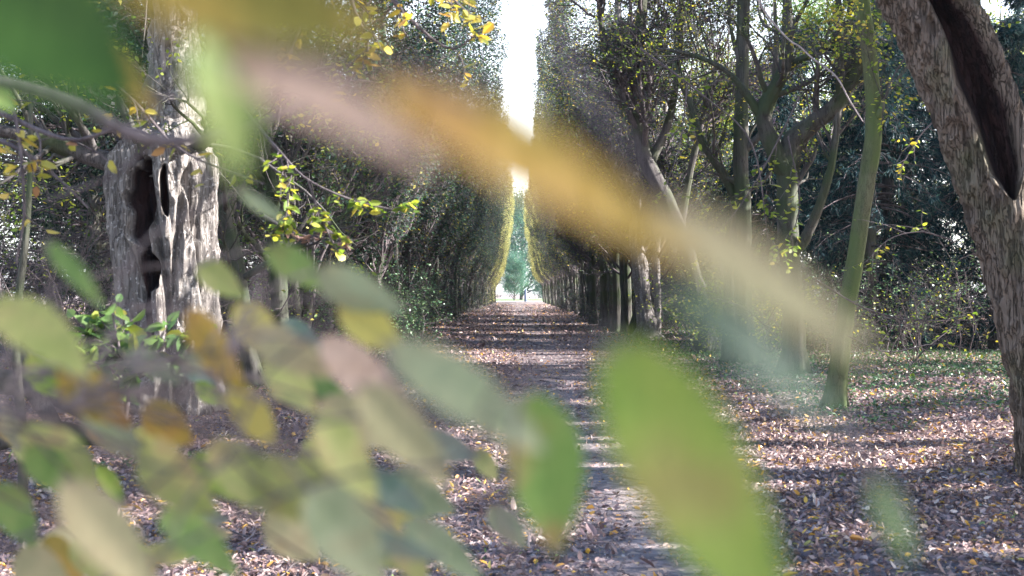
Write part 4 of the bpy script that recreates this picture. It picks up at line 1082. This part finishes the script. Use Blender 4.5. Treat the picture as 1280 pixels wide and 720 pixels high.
fore_branch('blurred shoot crossing the top of the view with deep green, ochre and pinkish leaves',
    [[(-260, -260, .30, 12), (-60, -120, .24, 12), (180, -10, .21, 11), (300, 60, .20, 10), (480, 90, .19, 9), (620, 130, .185, 7)]],
    [(-70, -50, 178, 120, 185, 'deep', .042, .2, 'deep green leaf filling the top left corner'),
     (150, -50, 490, 45, 130, 'dusky', .044, .3, 'ochre leaf along the top edge'),
     (262, 20, 302, 232, 80, 'green', .036, .3, 'green leaf hanging down from the shoot'),
     (285, 72, 560, 205, 62, 'brown', .042, .7, 'pinkish brown leaf'),
     (120, 40, 190, 140, 40, 'ochre', .03, .4, None),
     (468, 88, 872, 325, 88, 'ochre', .060, .55, 'long ochre yellow leaf crossing the sky gap')], 401)
fore_branch('blurred drooping shoot with beige and blue-green leaves right of centre',
    [[(560, -200, .35, 7), (700, 60, .28, 7), (800, 220, .25, 7), (870, 330, .24, 6)]],
    [(815, 262, 1095, 452, 72, 'beige', .046, .7, 'beige leaf seen almost edge-on'),
     (830, 352, 1050, 530, 56, 'teal', .038, .8, 'narrow blue-green leaf below the beige one')], 402)
fore_branch('large blurred olive green leaf hanging at the lower centre right on its own twig',
    [[(700, 900, .36, 3), (640, 700, .36, 3), (600, 560, .34, 3), (640, 470, .32, 3), (765, 428, .29, 3)]],
    [(765, 425, 985, 800, 145, 'lime', .078, .1, 'largest olive green leaf'),
     (665, 488, 700, 692, 98, 'fresh', .062, .1, 'upright green leaf with a brown blotch'),
     (478, 432, 690, 565, 70, 'grey', .066, .5, 'grey-green leaf pointing down to the right')], 403)
fore_branch('small blurred green twig tip at the lower right', [[(1060, 520, .5, 3), (1080, 570, .45, 4), (1095, 600, .42, 4)]], [(1085, 598, 1140, 705, 34, 'deep', .024, 1.0, None)], 404)

# the mass of leaves at the lower left
r = np.random.default_rng(77)
main = [[(-160, 740, .62, 7.2), (60, 660, .6, 6.6), (200, 600, .58, 6.0), (262, 520, .56, 4.8), (300, 420, .55, 4.2), (330, 330, .55, 2.4)],
        [(60, 760, .55, 6.0), (210, 690, .55, 5.4), (340, 625, .53, 4.8), (450, 590, .5, 4.2), (560, 580, .48, 3.0), (620, 540, .47, 1.8)],
        [(-150, 500, .7, 6.0), (20, 520, .68, 5.4), (120, 490, .66, 4.8), (200, 450, .64, 3.6), (280, 440, .62, 1.8)],
        [(120, 560, .6, 4.2), (250, 590, .58, 5.4), (360, 540, .56, 4.8), (460, 520, .55, 3.6), (560, 530, .54, 1.8)],
        [(190, 720, .55, 4.8), (240, 620, .57, 4.8), (290, 560, .58, 3.6), (330, 470, .58, 2.4), (420, 400, .55, 1.8)]]
LV = [(425, 372, 505, 445, 58, 'yellow', .05), (395, 338, 505, 392, 50, 'grey', .055), (335, 308, 412, 362, 40, 'green', .05), (248, 328, 305, 372, 36, 'olive', .045),
      (298, 378, 348, 452, 46, 'yellow', .05), (235, 388, 305, 492, 42, 'ochre', .06), (305, 405, 425, 472, 55, 'beige', .06), (398, 425, 515, 522, 62, 'brown', .065), (352, 405, 402, 434, 30, 'teal', .05),
      (385, 440, 452, 472, 32, 'teal', .055), (450, 480, 565, 610, 72, 'beige', .06), (395, 520, 470, 630, 66, 'olive', .055), (385, 610, 480, 735, 92, 'grey', .06), (78, 600, 200, 750, 80, 'beige', .065), (175, 555, 268, 645, 72, 'olive', .06),
      (75, 455, 165, 535, 62, 'ochre', .06), (-10, 372, 115, 465, 72, 'olive', .065), (58, 300, 132, 384, 24, 'green', .05), (155, 440, 228, 478, 30, 'grey', .05), (182, 505, 240, 558, 45, 'ochre', .05),
      (-5, 605, 45, 685, 45, 'green', .055), (262, 555, 375, 655, 72, 'olive', .065), (325, 575, 445, 645, 62, 'olive', .06), (505, 650, 605, 730, 42, 'grey', .06), (300, 238, 358, 278, 18, 'grey', .04),
      (520, 545, 600, 575, 38, 'teal', .055), (590, 562, 625, 600, 26, 'olive', .04), (612, 632, 658, 684, 34, 'grey', .045), (450, 590, 530, 640, 40, 'teal', .055), (400, 500, 500, 560, 60, 'beige', .06),
      (330, 450, 400, 520, 50, 'olive', .055), (200, 640, 300, 720, 55, 'green', .06), (30, 560, 110, 620, 45, 'green', .055), (100, 500, 180, 570, 45, 'grey', .055), (430, 660, 560, 700, 30, 'teal', .06), (365, 470, 440, 500, 30, 'green', .05),
      (20, 690, 90, 740, 60, 'beige', .05), (330, 650, 400, 700, 50, 'beige', .055), (480, 600, 570, 640, 50, 'grey', .06), (290, 480, 345, 560, 45, 'yellow', .05)]
mts = ['olive', 'grey', 'beige', 'green', 'teal', 'yellow', 'ochre', 'brown', 'lime']
for k in range(54):
    x, y = r.uniform(-30, 560), r.uniform(430, 730)
    if x > 120 + (y - 300) * 1.25: continue
    an = r.normal(.7, .6); l = r.uniform(45, 90)
    LV.append((x, y, x + math.cos(an) * l, y + math.sin(an) * l, l * r.uniform(.35, .6), mts[int(r.choice([0, 0, 8, 8, 8, 0, 1, 2, 2, 3, 4, 5, 5, 6]))], r.uniform(.045, .065)))
half = len(LV) // 2
LV = [(a, b, c, d, e * (.86 if e > 50 else 1), f, g) for a, b, c, d, e, f, g in LV]
fore_branch('dense blurred branch of autumn hornbeam leaves filling the lower left', main, [(a, b, c, d, e, f, g, r.uniform(-.5, .5), None) for a, b, c, d, e, f, g in LV], 405)
fore_branch('dark blurred bare twig arching across the upper left trunk', [[(-200, 60, .9, 12), (60, 120, .9, 14), (150, 162, .9, 17), (200, 176, .9, 16), (255, 172, .9, 13), (340, 150, .9, 9), (420, 110, .9, 4)], [(190, 178, .9, 7), (140, 220, .95, 6), (60, 250, 1.0, 5)], [(170, 125, .9, 6), (230, 118, .9, 7), (300, 90, .9, 4)]],
    [(-30, 100, 20, 140, 30, 'green', .04, .3, None)], 406)

# ------------------------------------------------------------------ the air of the alley
hz_m = bpy.data.materials.new('damp_air'); hz_m.use_nodes = True
hn = hz_m.node_tree; hn.nodes.clear()
ho = hn.nodes.new('ShaderNodeOutputMaterial'); hv = hn.nodes.new('ShaderNodeVolumePrincipled')
hv.inputs['Color'].default_value = (0.86, 0.93, 1.0, 1); hv.inputs['Density'].default_value = HAZE; hv.inputs['Anisotropy'].default_value = 0.2
hn.links.new(hv.outputs[0], ho.inputs['Volume'])
bx = [(x, y, z) for z in (-1.0, 24.0) for x, y in ((-960, -360), (960, -360), (960, 1560), (-960, 1560))]
o = MB().add(bx, [(0, 3, 2, 1), (4, 5, 6, 7), (0, 1, 5, 4), (1, 2, 6, 5), (2, 3, 7, 6), (3, 0, 4, 7)]).build('haze', hz_m, smooth=False)
o['kind'] = 'stuff'
